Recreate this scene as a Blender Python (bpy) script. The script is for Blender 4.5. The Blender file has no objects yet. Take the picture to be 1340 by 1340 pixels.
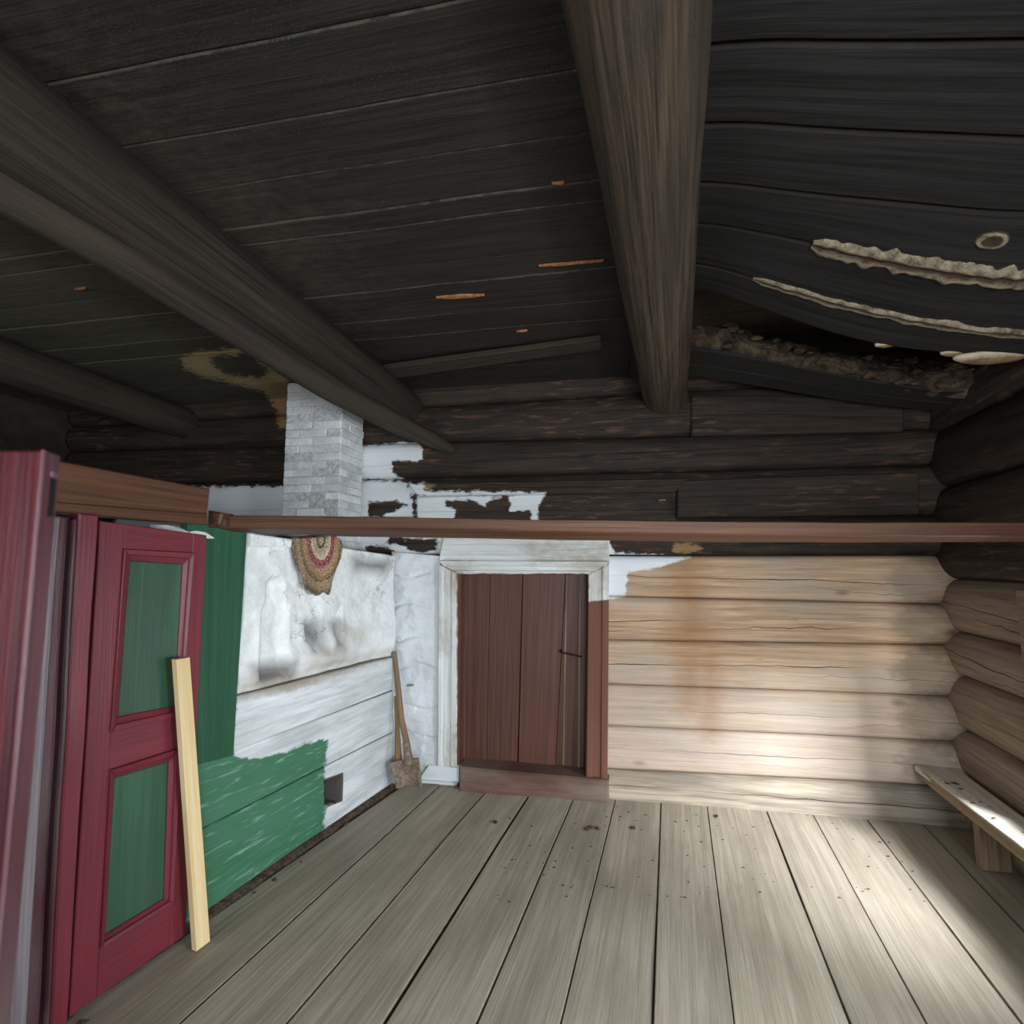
import bpy, math, random
import numpy as np
from mathutils import Vector, noise
random.seed(7); np.random.seed(7)
# ---------------------------------------------------------------- camera, world, lights, exposure
F=690.; CX=670.; CY=669.5; H=1.6
PITCH=math.atan(70/690.); YAW=math.radians(10.7)
sc=bpy.context.scene; COL=sc.collection
cd=bpy.data.cameras.new('camera'); cam=bpy.data.objects.new('camera',cd); COL.objects.link(cam); sc.camera=cam
cd.sensor_width=36; cd.lens=F/1340*36; cd.clip_start=.05
cam.location=(0,0,H); cam.rotation_euler=(math.pi/2+PITCH,0,YAW)
cd.dof.use_dof=True; cd.dof.focus_distance=3.2; cd.dof.aperture_fstop=2.8
sc.view_settings.view_transform='Standard'; sc.view_settings.look='None'
sc.view_settings.gamma=1; sc.view_settings.use_curve_mapping=False; sc.view_settings.exposure=0.3
w=bpy.data.worlds.new('sky'); sc.world=w; w.use_nodes=True
w.node_tree.nodes['Background'].inputs[0].default_value=(.80,.90,1,1); w.node_tree.nodes['Background'].inputs[1].default_value=.6
def area(name,loc,aim,sx,sy,power,col,spread=180):
    l=bpy.data.lights.new(name,'AREA'); l.shape='RECTANGLE'; l.size=sx; l.size_y=sy; l.energy=power; l.color=col; l.spread=math.radians(spread)
    o=bpy.data.objects.new(name,l); COL.objects.link(o); o.location=loc
    o.rotation_euler=(Vector(aim)-Vector(loc)).to_track_quat('-Z','Y').to_euler(); return o
DAY=(.90,.96,1.0)
area('daylight_right_far',(3.35,1.0,2.35),(1.6,3.5,.45),1.1,1.2,490,(.90,.95,1),140)
area('daylight_right_window',(2.55,2.35,1.0),(-1.5,2.8,1.0),1.0,.8,35,DAY)
area('daylight_right_near',(2.3,.3,1.25),(-1.8,2.4,1.2),1.0,1.0,190,DAY)
area('daylight_front_right',(.9,-1.95,1.45),(-.2,3.9,1.5),1.1,1.1,115,DAY)
area('daylight_front_left',(-1.5,-1.95,1.45),(-.6,3.9,1.6),1.1,1.1,45,DAY)

# ---------------------------------------------------------------- picture-to-place measuring helpers
hd=np.array([-math.sin(YAW),math.cos(YAW),0]); rt=np.array([math.cos(YAW),math.sin(YAW),0]); up=np.array([0,0,1.])
fw=math.cos(PITCH)*hd+math.sin(PITCH)*up; u2=-math.sin(PITCH)*hd+math.cos(PITCH)*up
C0=np.array([0,0,H])
def A3(*p): return np.array(p,float)
def ray(px,py): return fw+rt*(px-CX)/F+u2*(CY-py)/F
def onZ(px,py,z=0.): d=ray(px,py); return C0+d*(z-H)/d[2]
def onY(px,py,Y): d=ray(px,py); return C0+d*Y/d[1]
def onP(px,py,p0,n): d=ray(px,py); return C0+d*(np.dot(p0-C0,n)/np.dot(d,n))
def onD(px,py,d): return C0+ray(px,py)*d
def proj(P):
    d=P-C0; k=d@fw; k=np.where(np.abs(k)<.05,.05,k)
    return np.stack([CX+F*(d@rt)/k, CY-F*(d@u2)/k],-1)
def sdf_poly(Q,poly):
    """signed distance in reference pixels, positive inside"""
    P=np.array(poly,float); n=len(P); D=np.full(len(Q),1e9); ins=np.zeros(len(Q),bool)
    for i in range(n):
        a=P[i]; b=P[(i+1)%n]; e=b-a; w_=Q-a
        t=np.clip((w_@e)/max(e@e,1e-9),0,1); r=w_-t[:,None]*e; D=np.minimum(D,(r**2).sum(1))
        c=((a[1]<=Q[:,1])&(b[1]>Q[:,1]))|((b[1]<=Q[:,1])&(a[1]>Q[:,1]))
        with np.errstate(divide='ignore',invalid='ignore'):
            xi=a[0]+(Q[:,1]-a[1])*(b[0]-a[0])/(b[1]-a[1] if b[1]!=a[1] else 1e-9)
        ins^=c&(Q[:,0]<xi)
    D=np.sqrt(D); return np.where(ins,D,-D)
def sdf(Q,add,sub=()):
    r=np.full(len(Q),-99.)
    for p in add: r=np.maximum(r,sdf_poly(Q,p))
    for p in sub: r=np.minimum(r,-sdf_poly(Q,p))
    return np.clip(r,-99,99)
def nz(P,s=1.,seed=0.):
    return np.array([noise.noise(Vector((p[0]*s+seed,p[1]*s+seed*.37,p[2]*s-seed))) for p in P])
def sst(x,a,b): t=np.clip((x-a)/(b-a),0,1); return t*t*(3-2*t)
# masks of paint, whitewash and stains, measured on the photograph and stored on the surfaces
MASK={
 'white':([[(470,583),(545,577),(553,585),(553,600),(548,604),(512,602),(513,618),(530,627),(470,627)],
   [(470,627),(531,631),(538,648),(543,690),(470,690)],
   [(545,647),(665,647),(640,654),(635,661),(628,659),(620,653),(582,654),(583,662),(597,667),(590,690),(545,690)],
   [(668,647),(713,647),(705,660),(704,680),(696,678),(694,668),(668,668)],
   [(533,633),(556,631),(554,643),(540,646)],[(548,642),(640,642),(713,644),(713,650),(640,648),(548,649)],
   [(150,638),(480,634),(480,720),(150,720)],
   [(400,690),(604,690),(604,1050),(400,1050)],
   [(560,690),(797,700),(801,722),(905,728),(880,736),(862,742),(822,748),(818,780),(799,784),(600,784)]],
  [[(482,656),(520,655),(535,660),(515,668),(497,676),(482,676)],[(478,713),(500,713),(520,722),(512,729),(478,722)],
   [(508,702),(532,702),(530,713),(508,712)],[(530,704),(575,705),(572,719),(552,722),(528,716)]]),
 'rust':([[(872,722),(918,722),(912,760),(925,800),(930,835),(915,850),(895,850),(872,835),(888,800),(882,760)],[(893,840),(912,840),(908,925),(897,925)],[(925,840),(933,840),(932,960),(926,960)]],[]),
 'tan':([[(237,466),(262,460),(318,455),(352,478),(380,500),(378,560),(366,560),(362,535),(345,512),(300,499),(262,492),(240,480)],[(878,711),(914,712),(918,719),(900,724),(880,722)],[(556,631),(570,632),(560,644),(552,643)]],
  [[(274,468),(325,462),(352,486),(346,494),(300,491),(282,480)]]),
 'brown':([[(770,787),(805,783),(805,1060),(598,1060),(598,750),(770,750)]],[]),
 'green':([[(150,560),(318,690),(322,695),(306,988),(312,992),(345,991),(385,979),(420,967),(429,968),(425,1010),(424,1085),(395,1110),(330,1300),(100,1400)]],[]),
 'ochre':([[(330,893),(380,885),(450,868),(512,850),(512,860),(450,880),(380,905),(314,912),(314,890),(330,885)],[(400,845),(460,848),(470,868),(400,880)],[(455,820),(480,820),(480,842),(460,840)]],[]),
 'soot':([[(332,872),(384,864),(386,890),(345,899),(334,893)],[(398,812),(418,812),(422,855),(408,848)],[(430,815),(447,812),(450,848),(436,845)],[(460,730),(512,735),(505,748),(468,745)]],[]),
}
# ---------------------------------------------------------------- materials
def srgb(r,g,b):
    f=lambda c:(c/255/12.92) if c/255<=.04045 else ((c/255+.055)/1.055)**2.4
    return (f(r),f(g),f(b),1)
class NT:
    def __init__(s,name):
        s.m=bpy.data.materials.new(name); s.m.use_nodes=True; s.t=s.m.node_tree; s.b=s.t.nodes['Principled BSDF']
        s.b.inputs['Specular IOR Level'].default_value=.3
    def n(s,ty,ins=None,**kw):
        x=s.t.nodes.new(ty)
        for k,v in kw.items(): setattr(x,k,v)
        for k,v in (ins or {}).items():
            if isinstance(v,bpy.types.NodeSocket): s.t.links.new(v,x.inputs[k])
            else: x.inputs[k].default_value=v
        return x
    def math(s,op,a,b=0.,c=0.,clamp=False):
        return s.n('ShaderNodeMath',{0:a,1:b,2:c},operation=op,use_clamp=clamp).outputs[0]
    def mix(s,f,a,b,bt='MIX'):
        x=s.n('ShaderNodeMix',data_type='RGBA',blend_type=bt)
        for i,v in ((0,f),(6,a),(7,b)):
            if isinstance(v,bpy.types.NodeSocket): s.t.links.new(v,x.inputs[i])
            else: x.inputs[i].default_value=v
        return x.outputs[2]
    def rng(s,v,a,b,c=0.,d=1.): return s.n('ShaderNodeMapRange',{0:v,1:a,2:b,3:c,4:d}).outputs[0]
    def attr(s,n): return s.n('ShaderNodeAttribute',attribute_name=n).outputs['Fac']
    def noise(s,vec,scale,det=4,rough=.6,dist=0.): return s.n('ShaderNodeTexNoise',{'Vector':vec,'Scale':scale,'Detail':det,'Roughness':rough,'Distortion':dist}).outputs[0]
    def link(s,a,b): s.t.links.new(a,b)
def wood(name,light,dark,grain=26.,along=1.1,rough=.85,bump=.35,layers=(),crack=0.,edge=None,speck=None,fleck=None,vary=.18,patch=None,soft=.25,spec=.25):
    """light/dark: grain colours. layers: (attr,colour,raggedness px,softness px,strength,second colour)."""
    T=NT(name); uv=T.n('ShaderNodeUVMap').outputs[0]; knots=bool(crack) and 'pale' in name
    rnd=T.n('ShaderNodeObjectInfo').outputs['Random']
    off=T.n('ShaderNodeCombineXYZ',{0:T.math('MULTIPLY',rnd,37.),1:T.math('MULTIPLY',rnd,91.)}).outputs[0]
    v=T.n('ShaderNodeVectorMath',{0:uv,1:off},operation='ADD').outputs[0]
    g=T.n('ShaderNodeMapping',{'Vector':v,'Scale':(along,grain,1)}).outputs[0]
    gr=T.noise(g,1.6,7,.62,.55); fine=T.noise(T.n('ShaderNodeMapping',{'Vector':v,'Scale':(along*5,grain*7,1)}).outputs[0],1.,4,.6)
    blot=T.noise(T.n('ShaderNodeMapping',{'Vector':v,'Scale':(1.3,4,1)}).outputs[0],1.,4,.55)
    f=T.math('ADD',T.math('MULTIPLY',gr,.65),T.math('MULTIPLY',fine,.35))
    col=T.mix(T.rng(f,.39,.60),dark,light)
    if patch: col=T.mix(T.rng(blot,.45,.66,0,patch[1]),col,patch[0])
    if fleck:   # torn fibres
        fl=T.noise(T.n('ShaderNodeMapping',{'Vector':v,'Scale':(3.2,22,1)}).outputs[0],1.5,5,.6,.3)
        col=T.mix(T.math('MULTIPLY',T.rng(fl,fleck[1],fleck[1]+.08,0,fleck[2] if len(fleck)>2 else 1),T.rng(T.noise(v,.9,3,.6),.42,.6,.1,1)),col,fleck[0])
    if knots:
        vo=T.n('ShaderNodeTexVoronoi',{'Vector':T.n('ShaderNodeMapping',{'Vector':v,'Scale':(2.2,5.,1)}).outputs[0],'Scale':1.})
        dk=T.math('ADD',vo.outputs['Distance'],T.math('MULTIPLY',T.math('SUBTRACT',fine,.5),.12))
        col=T.mix(T.rng(dk,.05,.14,.75,0),col,srgb(92,66,46))
        col=T.mix(T.rng(dk,.0,.05,.8,0),col,srgb(40,30,24))
    col=T.mix(1.,col,T.rng(rnd,0,1,1-vary,1+vary),'MULTIPLY')
    h=T.math('ADD',T.math('MULTIPLY',gr,.6),T.math('MULTIPLY',fine,.4))
    rag=T.noise(T.n('ShaderNodeMapping',{'Vector':v,'Scale':(9,16,1)}).outputs[0],1.6,6,.65)
    ragc=T.math('SUBTRACT',rag,.5)
    if speck:
        sp=T.noise(v,speck[1],2,.8); k=T.rng(sp,speck[2],speck[2]+.06,0,speck[3])
        k=T.math('MULTIPLY',k,T.rng(blot,.35,.6,.25,1)); col=T.mix(k,col,speck[0])
    if edge:
        e=T.attr('edge'); k=T.rng(T.math('ADD',e,T.math('MULTIPLY',ragc,edge[2])),edge[1],0,0,edge[3]); col=T.mix(k,col,edge[0])
    if crack:
        wob=T.noise(T.n('ShaderNodeMapping',{'Vector':v,'Scale':(2.2,.2,1)}).outputs[0],1.,5,.6)
        c=T.math('ABSOLUTE',T.math('ADD',T.attr('crack'),T.math('MULTIPLY',T.math('SUBTRACT',wob,.5),.055)))
        wd=T.rng(T.noise(T.n('ShaderNodeMapping',{'Vector':v,'Scale':(1.1,.3,1)}).outputs[0],1.,3,.5),.36,.7,.0003,crack)
        k=T.math('LESS_THAN',c,wd); k=T.rng(T.math('DIVIDE',c,wd),.6,1.15,1,0); col=T.mix(k,col,(.012,.010,.009,1)); h=T.math('SUBTRACT',h,T.math('MULTIPLY',k,1.5))
    if knots:
        c=T.math('ABSOLUTE',T.math('ADD',T.math('ADD',T.attr('crack'),.062),T.math('MULTIPLY',T.math('SUBTRACT',wob,.5),.14)))
        wd=T.rng(T.noise(T.n('ShaderNodeMapping',{'Vector':v,'Scale':(.9,.3,1)}).outputs[0],1.,3,.5),.47,.7,.00005,crack*.8)
        col=T.mix(T.rng(T.math('DIVIDE',c,wd),.6,1.2,.9,0),col,(.03,.022,.016,1))
    for L in layers:
        at,c1,rg,sf=L[:4]; st=L[4] if len(L)>4 else 1.; c2=L[5] if len(L)>5 else c1
        k=T.rng(T.math('ADD',T.attr(at),T.math('MULTIPLY',ragc,rg)),-sf,sf,0,st)
        cc=T.mix(T.rng(blot,.38,.62),c2,T.mix(T.rng(fine,.3,.7),c2,c1)); cc=T.mix(.6,cc,c1)
        col=T.mix(k,col,cc); h=T.math('ADD',h,T.math('MULTIPLY',k,.35 if st>.9 else 0.))
    if name=='whitewashed_stove_plank':   # brush scratches in the green, grey smears in the white
        ro=T.n('ShaderNodeMapping',{'Vector':v,'Scale':(3.,26.,1)}); ro.inputs['Rotation'].default_value=(0,0,-.35); scn=T.noise(ro.outputs[0],1.6,5,.65,.4)
        k=T.math('MULTIPLY',T.rng(scn,.56,.66,0,.38),T.rng(T.attr('green'),-1,1,0,1)); col=T.mix(k,col,srgb(168,196,182))
    T.link(col,T.b.inputs['Base Color']); T.b.inputs['Roughness'].default_value=rough; T.b.inputs['Specular IOR Level'].default_value=spec
    bp=T.n('ShaderNodeBump',{'Height':h,'Strength':bump,'Distance':.012}); T.link(bp.outputs[0],T.b.inputs['Normal'])
    return T.m
WH=srgb(226,231,236); WH2=srgb(186,191,194)
TAN=srgb(150,125,85)
M={}
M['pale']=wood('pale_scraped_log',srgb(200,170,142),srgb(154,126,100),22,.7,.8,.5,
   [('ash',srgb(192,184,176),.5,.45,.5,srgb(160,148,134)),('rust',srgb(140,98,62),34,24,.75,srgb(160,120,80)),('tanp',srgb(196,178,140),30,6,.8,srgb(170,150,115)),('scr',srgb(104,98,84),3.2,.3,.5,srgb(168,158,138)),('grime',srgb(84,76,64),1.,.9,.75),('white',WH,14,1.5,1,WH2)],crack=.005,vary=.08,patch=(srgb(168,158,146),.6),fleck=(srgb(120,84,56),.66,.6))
M['rlog']=wood('shaded_right_log_pale',srgb(158,140,122),srgb(116,102,88),22,.7,.8,.45,[('rust',srgb(120,90,60),30,20,.5)],crack=.005,vary=.08,patch=(srgb(120,112,100),.6))  # right wall's shade put into a darker, greyer copy of the pale log
M['sill']=wood('grey_sill_log',srgb(172,160,142),srgb(125,112,98),18,.8,.9,.5,
   [('white',WH,10,1.5,1,WH2)],crack=.003,vary=.05,patch=(srgb(120,112,104),.6))
M['darklog']=wood('smoke_blackened_log',srgb(58,49,42),srgb(28,24,22),20,.8,.75,.7,
   [('tan',TAN,26,2,.9,srgb(110,80,50)),('white',WH,16,1.2,1,WH2)],fleck=(srgb(104,76,60),.55,.75),vary=.12,patch=(srgb(66,54,42),.5),crack=.003)
M['ceil']=wood('sooty_ceiling_plank',srgb(46,41,37),srgb(27,24,22),24,.9,.7,.6,
   [('tan',srgb(196,172,124),30,2,.95,srgb(120,92,58)),('mold',srgb(112,108,90),3.,1.2,.6,srgb(44,42,34))],edge=(srgb(96,94,80),.004,.03,.35),speck=(srgb(120,118,102),190,.60,.6),fleck=(srgb(80,58,40),.66,.6),vary=.1)
M['ceilblue']=wood('blue_black_sagging_plank',srgb(44,43,43),srgb(24,24,24),20,.8,.85,.6,edge=(srgb(40,32,25),.012,.05,.8),vary=.08,speck=(srgb(80,84,86),120,.66,.4))
M['beam']=wood('dark_round_beam',srgb(98,83,68),srgb(40,35,31),30,.7,.75,.9,speck=(srgb(118,106,86),160,.6,.5),fleck=(srgb(110,80,52),.66,.6),vary=.05,patch=(srgb(60,58,50),.6),crack=.0025)
M['beamdark']=wood('dark_left_beam',srgb(62,53,45),srgb(30,27,25),30,.6,.75,.8,speck=(srgb(95,92,78),170,.62,.4),vary=.1,patch=(srgb(62,57,44),.5),crack=.0025)
M['floor']=wood('worn_grey_floor_board',srgb(166,157,140),srgb(140,131,115),20,.7,.8,.3,edge=(srgb(70,62,54),.006,.012,.7),vary=.1,patch=(srgb(120,110,94),.5),speck=(srgb(90,80,70),60,.70,.6))
M['brownbeam']=wood('brown_oiled_beam',srgb(98,66,48),srgb(64,43,33),24,.5,.55,.2,vary=.1,patch=(srgb(86,54,40),.6),spec=.25)
M['reddoor']=wood('maroon_paint',srgb(122,42,54),srgb(100,34,46),14,.5,.42,.22,vary=.06,patch=(srgb(104,42,52),.6),spec=.5,fleck=(srgb(160,90,95),.70,.5))
M['reddark']=wood('dull_maroon_paint',srgb(90,44,54),srgb(58,34,40),16,.5,.4,.4,vary=.1,patch=(srgb(98,84,88),.85),spec=.5,fleck=(srgb(140,104,70),.68,.6))
M['redleaf']=wood('bright_maroon_paint',srgb(78,12,20),srgb(44,12,18),16,.5,.45,.4,vary=.05,patch=(srgb(70,26,34),.6),spec=.3)
M['greypost']=wood('scuffed_grey_paint',srgb(140,134,140),srgb(96,84,92),20,.4,.3,.3,vary=.1,patch=(srgb(112,72,84),.6),spec=.6)
M['greenpanel']=wood('green_panel_paint',srgb(58,98,76),srgb(44,80,60),12,.5,.4,.15,vary=.03,patch=(srgb(52,72,62),.5),spec=.5,speck=(srgb(150,170,150),90,.74,.5))
M['stoveplank']=wood('whitewashed_stove_plank',WH,WH2,8,.8,.75,.4,
   [('ochre',srgb(150,135,108),16,5,.7,srgb(120,105,80)),('hole_shade',srgb(70,62,56),.2,.5,.95),('green',srgb(52,104,76),16,1.5,1,srgb(88,132,108))],patch=(srgb(160,166,168),.55),vary=.03)
M['greenboard']=wood('green_painted_board',srgb(46,92,68),srgb(34,74,54),18,.5,.5,.25,vary=.02,patch=(srgb(46,84,64),.5),fleck=(srgb(120,160,140),.60,.5))
M['brown']=wood('brown_door_paint',srgb(98,63,49),srgb(68,45,36),18,.5,.5,.3,vary=.14,patch=(srgb(86,50,42),.5),crack=.002,spec=.4)
M['trim']=wood('whitewashed_door_trim',srgb(226,229,229),srgb(186,192,193),16,.6,.75,.5,
   [('ochre2',srgb(150,128,96),60,14,.6,srgb(112,102,88)),('brown',srgb(112,76,62),5,1,1,srgb(96,62,50))],patch=(srgb(200,198,188),.4),vary=.03)
M['batten']=wood('fresh_pine',srgb(232,210,166),srgb(214,186,136),20,.5,.7,.1,vary=.03)
M['bench']=wood('pale_dusty_bench',srgb(206,200,188),srgb(168,160,146),20,.6,.7,.2,vary=.05,patch=(srgb(150,142,128),.5))
M['benchedge']=wood('brown_bench_edge',srgb(150,130,104),srgb(110,94,74),20,.6,.8,.3,vary=.05)
M['handle']=wood('worn_shovel_handle',srgb(138,112,88),srgb(96,76,60),30,.8,.7,.3,vary=.05)
M['yellowwood']=wood('split_yellow_wood',srgb(172,142,92),srgb(98,74,44),20,1,.8,.7,vary=.05)
def plain(name,c,c2,scale=8,rough=.8,bump=.3,metal=0.,layers=(),dist=.01,fine=60):
    T=NT(name); tc=T.n('ShaderNodeTexCoord').outputs['Object']; rn=T.n('ShaderNodeObjectInfo').outputs['Random']
    if 'brick' in name: tc=T.n('ShaderNodeVectorMath',{0:tc,1:T.n('ShaderNodeCombineXYZ',{0:T.math('MULTIPLY',rn,40.),2:T.math('MULTIPLY',rn,17.)}).outputs[0]},operation='ADD').outputs[0]
    a=T.noise(tc,scale,6,.6); b=T.noise(tc,fine,3,.6)
    col=T.mix(T.rng(T.math('ADD',T.math('MULTIPLY',a,.7),T.math('MULTIPLY',b,.3)),.38,.62),c2,c)
    if 'brick' in name: col=T.mix(1.,col,T.rng(rn,0,1,.84,1.05),'MULTIPLY')
    if 'plaster' in name:
        cn=T.math('ABSOLUTE',T.math('SUBTRACT',T.noise(tc,3.2,7,.62,.4),.5)); gate=T.rng(T.noise(tc,1.9,2,.5),.5,.56)
        ck=T.math('MULTIPLY',T.rng(cn,.0015,.005,.75,0),gate); col=T.mix(ck,col,srgb(96,88,76)); b=T.math('SUBTRACT',b,ck)
    for at,cc,rg,sf,st in layers:
        k=T.rng(T.math('ADD',T.attr(at),T.math('MULTIPLY',T.math('SUBTRACT',a,.5),rg)),-sf,sf,0,st); col=T.mix(k,col,cc)
    T.link(col,T.b.inputs['Base Color']); T.b.inputs['Roughness'].default_value=rough; T.b.inputs['Metallic'].default_value=metal
    bp=T.n('ShaderNodeBump',{'Height':T.math('ADD',T.math('MULTIPLY',a,.7),T.math('MULTIPLY',b,.3)),'Strength':bump,'Distance':dist}); T.link(bp.outputs[0],T.b.inputs['Normal'])
    return T.m
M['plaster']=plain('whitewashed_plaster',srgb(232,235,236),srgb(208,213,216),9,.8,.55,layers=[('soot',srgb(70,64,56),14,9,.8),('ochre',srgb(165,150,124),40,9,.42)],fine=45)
M['brick']=plain('whitewashed_brick',srgb(240,242,243),srgb(184,190,193),3.5,.85,.6,fine=60,layers=[('sootz',srgb(150,140,118),1.,.5,.6)])
M['mortar']=plain('grey_lime_mortar',srgb(205,208,210),srgb(160,163,165),30,.9,.6)
M['dirt']=plain('brown_rubble_dirt',srgb(98,82,66),srgb(52,43,36),40,.95,1.,fine=160)
M['debris']=plain('clay_and_moss',srgb(98,84,68),srgb(40,30,22),14,.95,1.,fine=110)
M['fungus']=plain('dry_fungus',srgb(164,150,128),srgb(78,68,54),22,.9,.7,layers=[('mid',srgb(52,38,28),1.1,.15,.95)],fine=140)
M['fungusedge']=plain('tan_bracket_fungus',srgb(146,118,86),srgb(92,70,50),18,.8,.6,layers=[('rim',srgb(186,176,156),.3,.15,1.)],fine=90)
M['iron']=plain('rusty_iron',srgb(66,48,42),srgb(40,32,30),50,.55,.4,.6)
M['blade']=plain('dirty_shovel_blade',srgb(142,126,108),srgb(100,88,76),30,.75,.6,.1)
M['shell']=plain('smoked_wall_lining',srgb(58,50,42),srgb(36,32,28),5,.9,.4)
M['black']=plain('dull_black',srgb(26,24,22),srgb(16,15,14),10,.95,.3)
M['chip']=plain('orange_torn_wood',srgb(168,116,78),srgb(110,72,48),30,.8,.4)
M['frame']=plain('pale_blue_window_paint',srgb(176,196,204),srgb(150,168,178),20,.6,.2)
def rugmat():
    T=NT('braided_rag_rug'); a=T.attr('ring'); tc=T.n('ShaderNodeTexCoord').outputs['Object']
    nn=T.noise(tc,60,2,.6); a2=T.math('ADD',a,T.math('MULTIPLY',T.math('SUBTRACT',nn,.5),.06))
    cr=T.n('ShaderNodeValToRGB',{'Fac':a2}); R=cr.color_ramp; R.interpolation='CONSTANT'
    st=[(0,(196,172,140)),(.10,(60,62,90)),(.16,(196,178,150)),(.28,(226,212,190)),(.36,(176,60,66)),(.43,(58,66,92)),(.48,(200,90,92)),(.52,(176,146,116)),(.66,(150,124,60)),(.72,(86,84,96)),(.76,(170,140,108)),(.90,(134,112,92)),(.96,(96,88,86))]
    for i,(p,c) in enumerate(st):
        e=R.elements[i] if i<2 else R.elements.new(p); e.position=p; e.color=srgb(*c)
    vo=T.n('ShaderNodeTexVoronoi',{'Vector':tc,'Scale':95.}); col=T.mix(T.rng(vo.outputs['Distance'],.2,.75,0,.65),cr.outputs[0],srgb(84,70,56))
    col=T.mix(T.rng(T.noise(tc,140,2,.5),.58,.62,0,.6),col,srgb(206,190,160))
    T.link(col,T.b.inputs['Base Color']); T.b.inputs['Roughness'].default_value=.95
    bp=T.n('ShaderNodeBump',{'Height':T.math('SUBTRACT',1.,vo.outputs['Distance']),'Strength':.9,'Distance':.008}); T.link(bp.outputs[0],T.b.inputs['Normal']); return T.m
M['rug']=rugmat()
def glass():
    T=NT('window_glass'); tr=T.n('ShaderNodeBsdfTransparent'); gl=T.n('ShaderNodeBsdfGlossy',{'Roughness':.03})
    mx=T.n('ShaderNodeMixShader',{0:.08}); T.link(tr.outputs[0],mx.inputs[1]); T.link(gl.outputs[0],mx.inputs[2]); T.link(mx.outputs[0],T.t.nodes['Material Output'].inputs[0]); return T.m
M['glass']=glass()
# ---------------------------------------------------------------- object helpers
def tag(o,label=None,cat=None,group=None,kind=None):
    for k,v in (('label',label),('category',cat),('group',group),('kind',kind)):
        if v: o[k]=v
    return o
def empty(name,loc=(0,0,0),**kw):
    o=bpy.data.objects.new(name,None); COL.objects.link(o); o.location=loc; o.empty_display_size=.1; return tag(o,**kw)
def mk(name,V,Fc,mat,parent=None,uv=None,attrs=None,smooth=False,origin=None):
    V=np.asarray(V,float); pl=np.array(parent.location) if parent is not None else np.zeros(3)
    if parent is not None and parent.parent is not None: pl=np.array(WORLD[parent.name])
    org=np.array(origin,float) if origin is not None else (V.min(0)+V.max(0))/2
    me=bpy.data.meshes.new(name); me.from_pydata((V-org).tolist(),[],Fc); me.materials.append(mat)
    if uv is None: uv=np.stack([V[:,0]+V[:,1]*.3,V[:,2]+V[:,1]],-1)
    idx=np.empty(len(me.loops),np.int32); me.loops.foreach_get('vertex_index',idx)
    ul=me.uv_layers.new(name='UVMap'); ul.data.foreach_set('uv',np.asarray(uv)[idx].astype(np.float32).ravel())
    Q=None
    for k,v in (attrs or {}).items():
        a=me.attributes.new(k,'FLOAT','POINT'); a.data.foreach_set('value',np.asarray(v,np.float32))
    if smooth: me.polygons.foreach_set('use_smooth',[True]*len(me.polygons))
    me.update(); o=bpy.data.objects.new(name,me); COL.objects.link(o)
    if parent is not None: o.parent=parent; o.location=org-pl
    else: o.location=org
    WORLD[o.name]=tuple(org); return o
WORLD={}
def masks(V,names):
    Q=proj(np.asarray(V,float)); return {n:sdf(Q,*MASK[n]) for n in names}
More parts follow.
